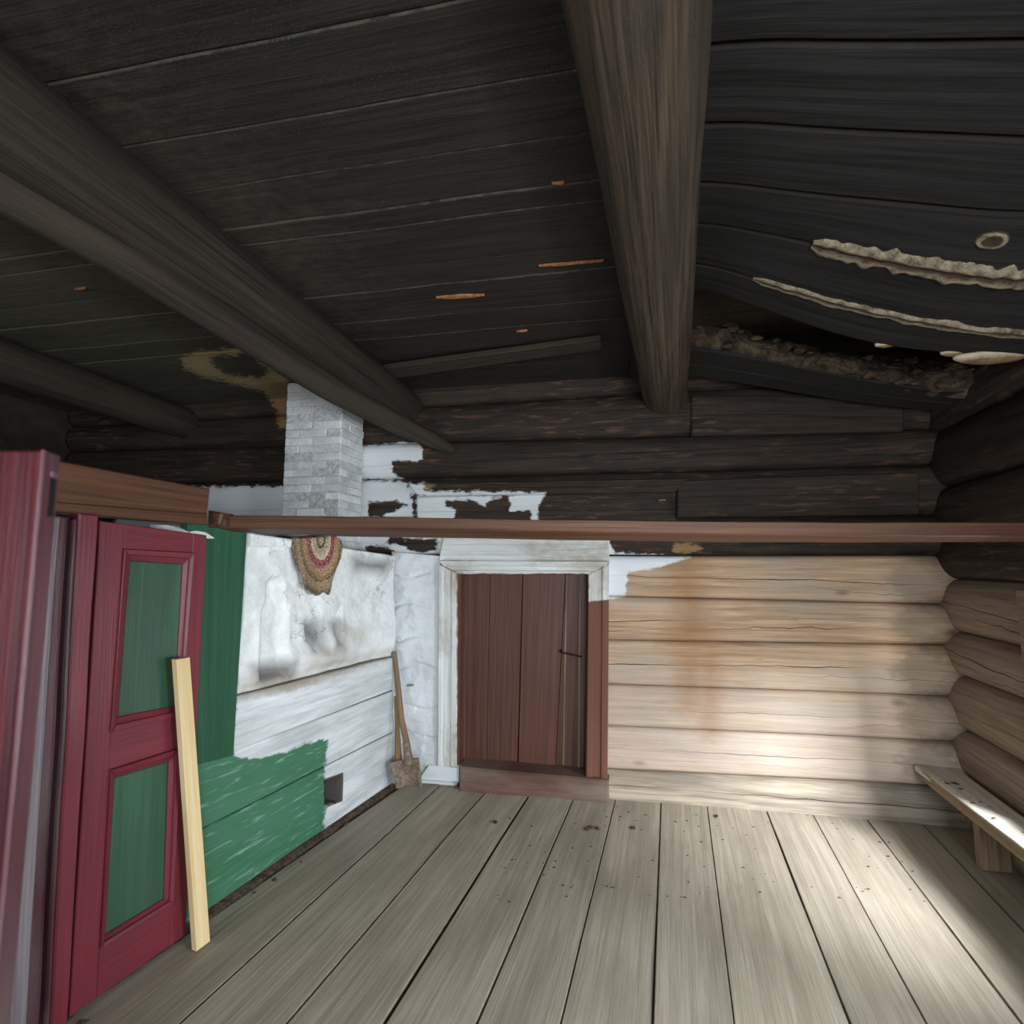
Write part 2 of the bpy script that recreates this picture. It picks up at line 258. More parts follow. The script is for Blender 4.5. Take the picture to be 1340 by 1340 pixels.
def slab(name,q,t,mat,parent=None,nu=2,nv=2,grain='u',bev=.004,disp=None,attrs=(),wob=0.,extra=None,smooth=False,crackv=None,fcrack=None):
    """q: TL,TR,BR,BL of the front face; t: vector to the back. Closed board with bevelled rim."""
    q=[np.array(p,float) for p in q]; t=np.array(t,float); L=max(np.linalg.norm(q[1]-q[0]),np.linalg.norm(q[2]-q[3])); W=max(np.linalg.norm(q[3]-q[0]),np.linalg.norm(q[2]-q[1]))
    def par(n,l):
        b=min(bev/l,.3); return np.array([0.]+list(np.linspace(b,1-b,max(n,1)+1))+[1.])
    U=par(nu,L); Vv=par(nv,W); G=np.zeros((len(Vv),len(U),3)); 
    a,b=np.meshgrid(U,Vv); a=a[...,None]; b=b[...,None]
    G=(q[0]*(1-a)+q[1]*a)*(1-b)+(q[3]*(1-a)+q[2]*a)*b
    flat=G.reshape(-1,3).copy(); a=a.ravel(); b=b.ravel(); th=t/np.linalg.norm(t)
    P=flat.copy()
    if wob: P+=th[None]*(nz(flat,3.,len(name))*wob)[:,None]
    if disp is not None: P=P+th[None]*disp(flat)[:,None]
    rim=(a==0)|(a==1)|(b==0)|(b==1); P[rim]+=th*bev
    n1,n0=len(Vv),len(U); Fc=[(j*n0+i,(j+1)*n0+i,(j+1)*n0+i+1,j*n0+i+1) for j in range(n1-1) for i in range(n0-1)]
    ring=[i for i in range(n0)]+[j*n0+n0-1 for j in range(1,n1)]+[(n1-1)*n0+i for i in range(n0-2,-1,-1)]+[j*n0 for j in range(n1-2,0,-1)]
    base=len(P); P=np.vstack([P,flat[ring]+t]); m=len(ring)
    Fc+=[(ring[k],ring[(k+1)%m],base+(k+1)%m,base+k) for k in range(m)]
    Fc.append([base+k for k in range(m)][::1])
    a2=np.concatenate([a,a[ring]]); b2=np.concatenate([b,b[ring]])
    x,y=a2*L,b2*W; y2=y.copy(); y2[base:]+=.03
    uv=np.stack([x,y2],-1) if grain=='u' else np.stack([y2,x],-1)
    vv=(y if grain=='u' else x); WW=(W if grain=='u' else L)
    at={'edge':np.minimum(vv,WW-vv)}; at.update(masks(np.vstack([flat,P[base:]]),attrs) if attrs else {})
    if crackv is not None: at['crack']=vv-WW*crackv
    else: at['crack']=np.full(len(P),9.)
    if extra: at.update(extra(P))
    # orient faces so that the front looks away from t
    f=Fc[0]; nn=np.cross(P[f[1]]-P[f[0]],P[f[2]]-P[f[0]])
    if nn@t>0: Fc=[tuple(reversed(f)) for f in Fc]
    return mk(name,P,Fc,mat,parent,uv,at,smooth)
def box(name,lo,hi,mat,parent=None,bev=.003,grain=0,rot=None,jit=0.):
    """bevelled box as slab: grain axis 0/1/2"""
    lo=np.array(lo,float); hi=np.array(hi,float); d=hi-lo
    if grain==2: q=[A3(lo[0],lo[1],hi[2]),A3(hi[0],lo[1],hi[2]),A3(hi[0],lo[1],lo[2]),A3(lo[0],lo[1],lo[2])]; return slab(name,q,(0,d[1],0),mat,parent,1,1,'v',bev)
    if grain==0: q=[A3(lo[0],lo[1],hi[2]),A3(hi[0],lo[1],hi[2]),A3(hi[0],lo[1],lo[2]),A3(lo[0],lo[1],lo[2])]; return slab(name,q,(0,d[1],0),mat,parent,1,1,'u',bev)
    q=[A3(lo[0],hi[1],hi[2]),A3(hi[0],hi[1],hi[2]),A3(hi[0],lo[1],hi[2]),A3(lo[0],lo[1],hi[2])]; return slab(name,q,(0,0,-d[2]),mat,parent,1,1,'v',bev)
def tube(name,pts,rad,mat,parent=None,seg=16,lump=0.,step=.05,squash=(1,1),caps=.02,upv=(0,0,1),attrs=None,crack=None,endcut=None):
    """closed, tapering round pole through pts"""
    pts=[np.array(p,float) for p in pts]; rad=list(rad) if hasattr(rad,'__len__') else [rad]*len(pts)
    d=[0]; 
    for i in range(1,len(pts)): d.append(d[-1]+np.linalg.norm(pts[i]-pts[i-1]))
    n=max(2,int(d[-1]/step)); S=np.linspace(0,d[-1],n+1)
    Cc=np.stack([np.interp(S,d,[p[k] for p in pts]) for k in range(3)],-1); R=np.interp(S,d,rad)
    if len(pts)>2:
        for _ in range(max(2,n//12)): Cc[1:-1]=(Cc[:-2]+2*Cc[1:-1]+Cc[2:])/4
    Vv=[];uv=[];cr=[]
    rings=[]
    ends=[(0,.55),(0,.85)] if caps else []
    for i in range(n+1):
        tan=Cc[min(i+1,n)]-Cc[max(i-1,0)]; tan/=np.linalg.norm(tan); a=np.cross(tan,upv); a/=np.linalg.norm(a); b=np.cross(a,tan)
        rings.append((Cc[i],R[i],a,b,tan,S[i]))
    if caps:
        c,r,a,b,tn,s=rings[0]; rings=[(c-tn*caps,r*.6,a,b,tn,s-caps),(c-tn*caps*.6,r*.9,a,b,tn,s-caps*.5)]+rings
        c,r,a,b,tn,s=rings[-1]; rings+= [(c+tn*caps*.6,r*.9,a,b,tn,s+caps*.5),(c+tn*caps,r*.6,a,b,tn,s+caps)]
    for (c,r,a,b,tn,s) in rings:
        for k in range(seg):
            th=2*math.pi*k/seg; dirv=a*math.cos(th)*squash[0]+b*math.sin(th)*squash[1]
            p=c+dirv*r
            if lump: p=c+dirv*(r*(1+lump*noise.noise(Vector((c[0]*1.7+math.cos(th)*.8,c[1]*1.7+math.sin(th)*.8,c[2]*2+s*1.3)))))
            Vv.append(p); uv.append((s,min(k,seg-k)/seg*2*math.pi*r)); cr.append((th-(crack or 0))*r if crack is not None else 9.)
    Fc=[]
    for i in range(len(rings)-1):
        for k in range(seg): Fc.append((i*seg+k,i*seg+(k+1)%seg,(i+1)*seg+(k+1)%seg,(i+1)*seg+k))
    Fc.append(list(range(seg))[::-1]); Fc.append([(len(rings)-1)*seg+k for k in range(seg)])
    at={'crack':cr,'edge':[9]*len(Vv)}
    if attrs: at.update(masks(np.array(Vv),attrs))
    return mk(name,Vv,Fc,mat,parent,uv,at,True)
def ico_lump(c,r,sq=(1,1,1),seed=0,n=8,amp=.3):
    """lumpy closed stone, returns verts, faces"""
    V=[];Fc=[];m=n//2
    for j in range(m+1):
        ph=math.pi*j/m
        for i in range(n):
            th=2*math.pi*i/n; d=Vector((math.sin(ph)*math.cos(th),math.sin(ph)*math.sin(th),math.cos(ph))); k=1+amp*noise.noise(d*1.7+Vector((seed,seed*.7,0)))
            V.append((c[0]+d.x*r*k*sq[0],c[1]+d.y*r*k*sq[1],c[2]+d.z*r*k*sq[2]))
    for j in range(m):
        for i in range(n): Fc.append((j*n+i,(j+1)*n+i,(j+1)*n+(i+1)%n,j*n+(i+1)%n))
    return V,Fc
def joined(name,parts,mat,parent=None,**kw):
    V=[];Fc=[]
    for v,f in parts: b=len(V); V+=list(v); Fc+=[tuple(b+i for i in x) for x in f]
    return mk(name,V,Fc,mat,parent,**kw)
# ================================================================= SETTING
WY=3.93; ZC=3.0
SK=math.radians(6.6); DD=A3(math.sin(SK),math.cos(SK),0)      # the way floor boards, beams and right wall run
# ---- floor
fl=empty('floor',(0,1.2,0),kind='structure')
box('sub_floor',(-4.9,-1.9,-.16),(3.2,4.2,-.06),M['dirt'],fl)
_a=onZ(424,1098); _b=onZ(522,1031); seams=[(_b[0]+(3.93-_b[1])*(_b[0]-_a[0])/(_b[1]-_a[1]),3.93),(-1.261,3.974),(-.899,3.944),(-.597,3.894),(-.284,3.914),(-.004,3.917),(.299,3.913),(.593,3.886),(.965,3.905),(1.242,3.887),(1.56,3.9),(1.87,3.9),(2.24,3.9)]
angs=[math.degrees(math.atan2(_b[0]-_a[0],_b[1]-_a[1])),6.9,7.0,6.4,6.3,6.2,5.9,6.6,5.9,6.6,6.3,6.4,6.5]
gaps=[.006,.008,.006,.013,.006,.004,.004,.003,.004,.003,.004,.004,.004]
def seam_pt(i,Y): return seams[i][0]-(seams[i][1]-Y)*math.tan(math.radians(angs[i]))
for i in range(len(seams)-1):
    y1=WY-.035+random.uniform(-.01,.01); y0=-1.8; g=gaps[i]; g2=gaps[i+1]
    lift=random.uniform(-.004,.004)
    def dfl(P,i=i,lift=lift): return -lift-nz(P,1.3,i*3.1)*.006
    xa=lambda Y:seam_pt(i,Y)+g/2; xb=lambda Y:seam_pt(i+1,Y)-g2/2
    q=[A3(xa(y1),y1,0),A3(xb(y1),y1,0),A3(xb(y0),y0,0),A3(xa(y0),y0,0)]
    slab('floor_plank',q,(0,0,-.045),M['floor'],fl,3,60,'v',.004,disp=dfl)
# left of the stove channel: planks below the stove and the cupboard side
q=[A3(-4.8,3.9,-.02),A3(-1.86,3.9,-.02),A3(-2.55,-1.8,-.02),A3(-4.8,-1.8,-.02)]
slab('floor_plank',q,(0,0,-.04),M['floor'],fl,2,2,'v')
# narrow joist lying in the channel and rubble
q=[onZ(512,1030,-.01),onZ(522,1031,-.01),onZ(402,1116,-.01)+(-.235,-1.6,0),onZ(390,1116,-.01)+(-.235,-1.6,0)]
slab('edge_strip',[p+A3(0,0,-.008) for p in q],(0,0,-.05),M['beamdark'],fl,1,20,'v',.004,wob=.01)
# ---- ceiling planks (left and middle bays)
ce=empty('ceiling',(-1,2,ZC),kind='structure')
def mold(P):
    Q=P; return {'mold':np.clip((-1.9-P[:,0])*1.2,-3,1.0)-np.abs(P[:,1]-1.9)*.5}
ys=[4.02,3.80,3.52,3.20,2.93,2.71,2.57,2.40,2.21,1.93,1.816,1.60,1.37,1.13,.9,.66,.42,.16,-.1,-.4,-.7,-1.0,-1.3,-1.6,-1.9]
for i in range(len(ys)-1):
    a,b=ys[i],ys[i+1]; xr=.42-(WY-(a+b)/2)*.115; tlt=random.uniform(-.006,.012)
    q=[A3(-4.9,b+.002,ZC-tlt),A3(xr,b+.002,ZC-tlt+.004),A3(xr,a-.002,ZC+random.uniform(-.003,.004)),A3(-4.9,a-.002,ZC)]
    slab('ceiling_plank',q,(0,0,.04),M['ceil'],ce,150,6,'u',.004,attrs=('tan',),wob=.006,extra=mold)
box('roof_boarding',(-5.1,-2.0,ZC+.14),(3.6,4.4,ZC+.2),M['shell'],ce)
for k in range(6):   # wide boards seen through the gap
    y_=2.3+k*.29; slab('upper_plank',[A3(.4,y_+.28,ZC+.085),A3(2.9,y_+.28,ZC+.085),A3(2.9,y_,ZC+.085),A3(.4,y_,ZC+.085)],(0,0,.03),M['shell'],ce,2,2,'u')
# torn splinters
for poly in ([(570,390),(600,387),(634,386.5),(620,389),(590,391)],[(722,241),(738,240),(735,242)],[(705,348.5),(735,346),(790,341.5),(787,342.6),(735,347.6)],[(676,434),(690,433),(685,434.6)],[(97,379),(112,377.5),(110,379)]):
    P=[onZ(x,y,ZC-.012) for x,y in poly]; n=len(P); V=[p for p in P]+[p+A3(0,0,.012) for p in P]
    mk('splinter',V,[tuple(range(n)),tuple(range(2*n-1,n-1,-1))]+[(i,(i+1)%n,n+(i+1)%n,n+i) for i in range(n)],M['chip'],ce)
# ---- sagging planks of the right bay
def curve(pts,Y): 
    P=np.array([onY(x,y,Y) for x,y in pts]); return P
raw=[[(915,235),(1060,255),(1180,266),(1340,282)],[(912,288),(1062,318),(1200,350),(1340,367)],[(908,340),(1000,369),(1100,398),(1200,420),(1340,440)],[(905,372),(1000,405),(1060,428),(1120,446),(1180,458),(1340,468)]]
SG=[]
for r in raw:
    Y=onZ(*r[0],ZC)[1]; P=curve(r,Y); 
    xs=list(P[:,0])+[P[-1,0]+.45,P[-1,0]+1.2]; zs=list(P[:,2])+[P[-1,2]-.02,P[-1,2]+.02]
    xs=[-.3]+xs; zs=[ZC]+zs; SG.append((Y,np.array(xs),np.array(zs)))
for k in range(1,9):
    Y0,xs,zs=SG[0] if k==1 else SG[0]; SG.insert(0,(Y0-.26,xs,ZC-(ZC-zs)*.86))
SY=np.array([s[0] for s in SG])
def smooth_interp(x,xs,zs):
    x=np.asarray(x,float); r=0
    for o in (-.14,-.07,0,.07,.14): r=r+np.interp(x+o,xs,zs)
    return r/5
def zsag(x,Y):
    x=np.atleast_1d(x); Y=np.atleast_1d(Y)*np.ones_like(x); Z=np.array([smooth_interp(x,s[1],s[2]) for s in SG])
    i=np.clip(np.searchsorted(SY,Y)-1,0,len(SY)-2); t=(Y-SY[i])/(SY[i+1]-SY[i]); k=np.arange(len(x)); return Z[i,k]*(1-t)+Z[i+1,k]*t
for j in range(len(SG)-1):
    ya,yb=SY[j]+.006,SY[j+1]-.006; xl=.38-(WY-(ya+yb)/2)*.115; xr=2.55
    n=46; X=np.linspace(xl,xr,n); V=[];uv=[];ed=[]
    prof=[(0,.012),(.03,0),(.25,-.004),(.5,0),(.75,-.004),(.97,0),(1,.012),(1,.045),(0,.045)]
    for x in X:
        za=zsag(x,SY[j]+.006)[0]; zb=zsag(x,SY[j+1]-.006)[0]
        for t,h in prof:
            V.append((x,ya+(yb-ya)*t,za*(1-t)+zb*t+h)); uv.append((x,(yb-ya)*t)); ed.append(min(t,1-t)*(yb-ya))
    m=len(prof); Fc=[(i*m+k,(i+1)*m+k,(i+1)*m+(k+1)%m,i*m+(k+1)%m) for i in range(n-1) for k in range(m)]+[tuple(range(m)),tuple(range(n*m-1,n*m-m-1,-1))]
    o=mk('sagging_plank',V,Fc,M['ceilblue'],ce,uv,{'edge':ed,'crack':[9]*len(V)})
# the lowest, fallen plank below the gap
F1=[(905,455),(1000,472),(1100,492),(1200,508),(1290,516)]; F2=[(898,492),(960,500),(1030,512),(1100,524),(1180,534),(1262,540)]
YA=onZ(905,455,ZC-.02)[1]; YB=3.74
PA=curve(F1,YA); PB=curve(F2,YB)
n=40; V=[];uv=[];ed=[]
for i in range(n):
    t=i/(n-1); xa=.15+t*2.2
    for y,P,s in ((YA,PA,0),(YB,PB,1)):
        pass
    za=smooth_interp(xa,np.r_[-.5,PA[:,0],3],np.r_[PA[0,2],PA[:,2],PA[-1,2]]); zb=smooth_interp(xa,np.r_[-.5,PB[:,0],3],np.r_[PB[0,2],PB[:,2],PB[-1,2]])
    for s,h in ((0,.008),(.03,0),(.3,0),(.5,0),(.52,.006),(.54,0),(.97,0),(1,.008),(1,.05),(0,.05)):
        V.append((xa,YA+(YB-YA)*s,za*(1-s)+zb*s+h)); uv.append((xa,s*.6)); ed.append(min(s,1-s)*.6+.02)
m=10; Fc=[(i*m+k,(i+1)*m+k,(i+1)*m+(k+1)%m,i*m+(k+1)%m) for i in range(n-1) for k in range(m)]+[tuple(range(m)),tuple(range(n*m-1,n*m-m-1,-1))]
mk('fallen_plank',V,Fc,M['ceilblue'],ce,uv,{'edge':ed,'crack':[9]*len(V)})
# ---- log walls
def wall_log(parent,O,T,N,s0,s1,zb,zt,mat,bulge=.07,p=5.,seed=0,crack=None,ends=None,step=.03,mk_attrs=('white',),name='log',flatn=True):
    """zb, zt: functions of s. ends: s of a corner where the log turns from hewn to round"""
    ns=max(2,int((s1-s0)/step)); S=np.linspace(s0,s1,ns+1)
    c=np.sin(np.linspace(-math.pi/2,math.pi/2,17)); V=[];uv=[];ax=[];cr=[];sc_=[];gm=[]
    O=np.array(O,float);T=np.array(T,float);N=np.array(N,float)
    for s in S:
        b=zb(s); t=zt(s); mid=(b+t)/2; h=(t-b)/2
        k=0. if ends is None else float(sst(np.array([s]),ends-.42,ends-.12)[0])
        pp=p*(1-k)+2.1*k; bb=bulge*(1-k)+.115*k
        for cc in c:
            wv=noise.noise(Vector((s*.9+seed*5.3,cc*1.2,seed)))*.012+noise.noise(Vector((s*5+seed,cc*3,seed*2)))*.004
            nn=bb*(max(0,1-abs(cc)**pp))**.5+wv*(1-abs(cc)**4)
            V.append(O+T*s+up*(mid+h*cc)+N*nn); uv.append((s,mid+h*cc)); cr.append((mid+h*cc)-(crack(s) if crack else -9))
            sc_.append((min(s-(ends-.42) ,ends-.02-s)*8 -abs(cc)*1.2-.2) if ends is not None else -9)
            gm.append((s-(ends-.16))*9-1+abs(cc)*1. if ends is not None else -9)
        for cc in (1,-1): V.append(O+T*s+up*(mid+h*cc*.98)-N*.07); uv.append((s,mid)); cr.append(9);sc_.append(-9);gm.append(-9)
    m=19; Fc=[(i*m+k,(i+1)*m+k,(i+1)*m+(k+1)%m,i*m+(k+1)%m) for i in range(ns) for k in range(m)]+[tuple(range(m)),tuple(range(len(V)-1,len(V)-m-1,-1))]
    V=np.array(V); f=Fc[8]; nn=np.cross(V[f[1]]-V[f[0]],V[f[2]]-V[f[0]])
    if nn@N<0: Fc=[tuple(reversed(f)) for f in Fc]
    at={'ash':(.75-V[:,2])*1.6,'crack':cr,'edge':[9]*len(V),'scr':sc_,'grime':gm,'tanp':[-99]*len(V)}; at.update(masks(V,mk_attrs)); 
    return mk(name,V,Fc,mat,parent,uv,at,True)
wb=empty('wall_back',(0,WY,0),kind='structure')
OB=A3(0,WY+.05,0); TB=A3(1,0,0); NB=A3(0,-1,0)
box('wall_backing',(-5,WY+.07,-.1),(-1.22,WY+.2,3.2),M['shell'],wb); box('wall_backing',(-.12,WY+.07,-.1),(3.2,WY+.2,3.2),M['shell'],wb); box('wall_backing',(-1.22,WY+.07,1.62),(-.12,WY+.2,3.2),M['shell'],wb)
lin=lambda a,b,xa=.48,xb=2.21:(lambda s:a+(b-a)*(s-xa)/(xb-xa))
cst=lambda z:(lambda s:z)
J=[lin(-.15,-.13),lin(.178,.211),lin(.467,.485),lin(.755,.763),lin(1.069,1.089),lin(1.371,1.346),lin(1.668,1.667)]
CK=[lin(.09,.09),lin(.325,.345),lin(.60,.62),lin(.905,.94),lin(1.215,1.27),lin(1.515,1.475)]
for i in range(6):
    mt=M['sill'] if i==0 else M['pale']; bl=.10 if i==0 else .062
    wall_log(wb,OB,TB,NB,-.13,2.32,J[i],J[i+1],mt,[.10,.05,.05,.05,.05,.05][i],2.6 if i==0 else 9.,i+1,CK[i],2.17,mk_attrs=('white','rust'))
    wall_log(wb,OB,TB,NB,-2.0,-1.16,J[i],J[i+1],mt,bl*.8,4,i+11,None,mk_attrs=('white','rust'))
JD=[1.668,1.975,2.29,2.55,2.875,3.12]
for i in range(5):
    zb_=lin(JD[i]+[.02,.01,.005,.03,0][i],JD[i]-[0,.04,.02,.04,0][i],-1.4,2.2); zt_=lin(JD[i+1]+[.01,.005,.03,0,0][i],JD[i+1]-[.04,.02,.04,0,0][i],-1.4,2.2)
    wall_log(wb,OB,TB,NB,-4.9,2.32,zb_,zt_,M['darklog'],.085 if i!=1 else .05,2.6,i+31,lin(JD[i]+.13,JD[i]+.15),2.17,mk_attrs=('white','tan'))
# hewn faces standing proud of the round logs (they end in cut shoulders)
def face(px,y=WY-.062,t=.09,mat=M['darklog'],nu=60,nv=6,name='hewn_face',attrs=('white','tan'),wob=.008,bev=.01,ck=.5):
    q=[onY(a,b,y) for a,b in px]; return slab(name,q,(0,t,0),mat,wb,nu,nv,'u',bev,attrs=attrs,wob=wob,crackv=ck)
face([(887,628),(1203,617),(1204,672),(886,676)],WY-.085)
face([(905,516),(1183,520),(1183,564),(905,569)],WY-.07)
face([(545,650),(886,642),(886,690),(545,690)],WY-.025,mat=M['darklog'],t=.06,nu=140,nv=14)
face([(533,632),(902,625),(884,643),(546,648)],WY-.095,t=.12,nu=100,nv=6)
# ---- right wall
RW0=A3(2.19,WY+.03,0); TR=-DD; NR=A3(-math.cos(SK),math.sin(SK),0)
wr=empty('wall_right',(2.2,2,0),kind='structure')
JR=[-.02,.305,.583,.914,1.183,1.514,1.796,2.107,2.48,2.80,3.1]
WIN=[(.95,2.05,.50,1.42),(2.75,3.85,.50,1.40)]       # openings: s from corner, z
for i in range(10):
    b,t=JR[i],JR[i+1]; mt=M['pale'] if t<1.6 else M['darklog']
    segs=[(-.12,5.8)]
    if t>WIN[0][2] and b<WIN[0][3]: segs=[(-.12,.90),(2.10,2.70),(3.90,5.8)]
    tb=.06
    for (a,c_) in segs:
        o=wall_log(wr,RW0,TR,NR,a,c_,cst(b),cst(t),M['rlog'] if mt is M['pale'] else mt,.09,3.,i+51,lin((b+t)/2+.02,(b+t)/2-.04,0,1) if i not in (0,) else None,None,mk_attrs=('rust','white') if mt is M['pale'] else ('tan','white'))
        at=o.data.attributes
        S_=np.array([v.uv[0] for v in o.data.uv_layers[0].data]) if False else None
def wallbox(s0,s1,z0,z1,n0=-.07,n1=-.17,mat=M['shell'],name='wall_backing',par=wr):
    f=lambda s,z,n:RW0+TR*s+up*z+NR*n
    return slab(name,[f(s0,z1,n0),f(s1,z1,n0),f(s1,z0,n0),f(s0,z0,n0)],NR*(n1-n0),mat,par,1,1,'u')
wallbox(-.3,.90,-.1,3.2); wallbox(2.10,2.70,-.1,3.2); wallbox(3.90,6,-.1,3.2)
for a,b in ((.90,2.10),(2.70,3.90)): wallbox(a,b,-.1,.45); wallbox(a,b,1.45,3.2)
for k,(s0,s1,z0,z1) in enumerate(WIN):
    wn=empty('window_%d'%(k+1),tuple(RW0+TR*(s0+s1)/2+up*z0),kind='structure')
    for (a,b,c_,d_) in ((s0-.065,s0,z0-.06,z1+.06),(s1,s1+.06,z0-.06,z1+.06),(s0,s1,z1,z1+.06),(s0,s1,z0-.06,z0)): wallbox(a,b,c_,d_,.105,-.10,M['rlog'],'casing',wn)
    for (a,b,c_,d_) in ((s0,s0+.04,z0,z1),(s1-.04,s1,z0,z1),(s0,s1,z1-.04,z1),(s0,s1,z0,z0+.04),((s0+s1)/2-.02,(s0+s1)/2+.02,z0,z1)): wallbox(a,b,c_,d_,-.1,-.14,M['frame'],'sash_bar',wn)
    wallbox(s0,s1,z0,z1,-.118,-.122,M['glass'],'pane',wn)
# ---- walls behind and left of the camera
wf=empty('wall_front',(0,-1.85,0),kind='structure')
for x0,x1,z0,z1 in ((-4.9,-2.1,-.1,3.1),(-.9,.3,-.1,3.1),(1.5,3.2,-.1,3.1),(-2.1,-.9,-.1,.85),(.3,1.5,-.1,.85),(-2.1,-.9,2.05,3.1),(.3,1.5,2.05,3.1)):
    box('wall_panel',(x0,-1.95,z0),(x1,-1.8,z1),M['shell'],wf)
box('wall_panel',(-5,-1.98,3.0),(3.4,-1.8,3.2),M['shell'],wf)
for k,x0 in enumerate((-2.1,.3)):
    wn=empty('window_%d'%(k+3),(x0+.6,-1.85,.85),kind='structure')
    for a,b,c_,d_ in ((0,.05,.85,2.05),(1.15,1.2,.85,2.05),(.575,.625,.85,2.05),(.05,1.15,.85,.9),(.05,1.15,2.0,2.05)): box('sash_bar',(x0+a,-1.9,c_),(x0+b,-1.86,d_),M['frame'],wn)
wl=empty('wall_left',(-4.9,1,0),kind='structure'); box('wall_panel',(-5.05,-1.95,-.1),(-4.9,4.2,3.1),M['shell'],wl)
# ---- door_1
def dcoat(P):
    Q=proj(P); d=nz(P,4.,2.)*.022+nz(P,13.,4.)*.009+nz(P,30.,6.)*.003
    for y in (752,792,835,873,925,962): d+=.016*np.exp(-((Q[:,1]-y-4*np.sin(Q[:,0]*.09+y))/2.6)**2)*(.35+.65*(nz(P,6.,y*.1)>-.1))
    return d
MASK['tanp']=([[(516,742),(521,742),(523,768),(520,772),(515,760)],[(523,775),(567,777),(556,783),(540,789),(530,784)],[(517,822),(528,824),(525,838),(519,838)],[(521,766),(526,775),(521,776)],[(567,730),(577,730),(576,748),(568,746)]],[])
slab('plaster_coat',[onY(512,721,WY-.035),onY(577,727,WY-.035),onY(573,1001,WY-.035),onY(512,1003,WY-.035)],(0,.05,0),M['pale'],wb,50,180,'u',.006,disp=dcoat,attrs=('white','rust','tanp'),extra=lambda P:{'scr':np.full(len(P),-9.),'grime':np.full(len(P),-9.)})
slab('plaster_coat',[onY(560,1001,WY-.07),onY(602,1001,WY-.07),onY(602,1024,WY-.07),onY(545,1021,WY-.07)],(0,.1,0),M['pale'],wb,40,16,'u',.012,wob=.012,attrs=('white','rust','tanp'),extra=lambda P:{'scr':np.full(len(P),-9.),'grime':np.full(len(P),-9.)})
dr=empty('door_1',(-.65,WY,0),kind='structure'); YD=WY+.075; YT=WY-.075
qy=lambda pts,Y:[onY(a,b,Y) for a,b in pts]
planks=[[(610,752),(640,752),(636,1003),(607,1000)],[(640.5,752),(684,752),(675,1006),(636.5,1003)],[(686,752),(741,752),(724,1012),(677.5,1006)],[(741.5,752),(775,752),(772,1018),(724.5,1012)]]
planks=[[(604,744),(641,744),(636,1006),(601,1003)],[(641.5,744),(684,744),(676.5,1009),(636.5,1006)],[(684.8,744),(740,744),(726,1014),(678,1009)],[(740.5,744),(785,744),(782,1018),(726.5,1014)]]
for k,pl in enumerate(planks): slab('door_plank',qy(pl,YD+(.006 if k%2 else 0)),(0,.035,0),M['brown'],dr,8,40,'v',.003,crackv=(.5,.45,.62,.4)[k],wob=.004)
for (xa,xb,ya,yb) in ((759,757,775,1010),(741.5,737,752,1000)):
    q=qy([(xa-1,ya),(xa+1,ya),(xb+1,yb),(xb-1,yb)],YD-.004); slab('worn_edge',q,(0,.006,0),M['benchedge'],dr,1,30,'v',.001)
box('door_backing',(-1.3,YD+.08,0),(-.05,YD+.12,1.65),M['black'],dr)  # unseen black box, added to stop sky light in the plank gaps
box('door_batten',(-1.1,YD+.04,.4),(-.25,YD+.07,.5),M['brown'],dr)
# jambs and head lining
xl=onY(601,870,YT)[0]; xr_=onY(770,870,YT)[0]; zt_=onY(690,751,YT)[2]
box('jamb',(xl-.05,YT+.012,.03),(xl,WY+.2,zt_+.02),M['brown'],dr,grain=2); box('jamb',(xr_,YT+.012,.03),(xr_+.05,WY+.2,zt_+.02),M['brown'],dr,grain=2)
box('lintel',(xl-.05,YT+.012,zt_),(xr_+.05,WY+.2,zt_+.05),M['brown'],dr)
# rebate strip of the left jamb
slab('door_stop',qy([(604,752),(611,752),(608,1001),(601,1000)],YD-.03),(0,.03,0),M['brown'],dr,1,4,'v',.004)
MASK['ochre2']=([[(585,738),(612,738),(604,780),(588,770)],[(745,722),(797,712),(797,760),(780,800),(772,750),(740,742)],[(574,815),(582,815),(582,850),(574,850)],[(690,716),(760,718),(740,735),(700,732)],[(590,960),(600,960),(600,1010),(590,1010)]],[])
T2=('ochre2','brown')
slab('trim_board',qy([(574,738),(600,751),(597,1005),(572,1002)],YT),(0,.08,0),M['trim'],dr,6,60,'v',.006,attrs=T2,wob=.006)
slab('trim_board',qy([(770,751),(797,738),(795,1021),(766,1018)],YT),(0,.08,0),M['trim'],dr,6,60,'v',.006,attrs=T2,wob=.004)
slab('trim_board',qy([(574,737),(797,737),(771,751),(600,750)],YT),(0,.08,0),M['trim'],dr,60,6,'u',.006,attrs=T2,wob=.005)
slab('trim_board',qy([(580,700),(796,702),(798,737),(573,736)],YT+.012),(0,.09,0),M['trim'],dr,60,10,'u',.006,attrs=T2,wob=.014)
for pl,g in (([(574,738),(580,741),(578,1003),(572,1002)],'v'),([(591,746),(600,751),(597,1005),(589,1004)],'v'),([(788,742),(797,738),(795,1021),(786,1020)],'v'),([(770,751),(778,747),(775,1019),(767,1018)],'v')):
    slab('moulding',qy(pl,YT-.014),(0,.02,0),M['trim'],dr,2,60,g,.006,attrs=T2,wob=.003)
slab('moulding',qy([(574,733),(797,734),(793,741),(580,741)],YT-.016),(0,.02,0),M['trim'],dr,60,2,'u',.006,attrs=T2,wob=.003)
slab('moulding',qy([(594,746),(776,747),(770,751),(600,751)],YT-.014),(0,.02,0),M['trim'],dr,60,2,'u',.004,attrs=T2,wob=.003)
za=onY(690,1010,YT-.04)[2]
V=qy([(600,1003),(797,1021),(797,1040),(600,1022)],YT-.045); V[2][2]=-.03; V[3][2]=-.03
slab('threshold',V,(0,.3,0),wood('worn_red_brown_threshold',srgb(104,74,64),srgb(80,60,52),14,.7,.7,.5,patch=(srgb(124,112,100),.7),vary=.02),dr,30,4,'u',.012,wob=.012)
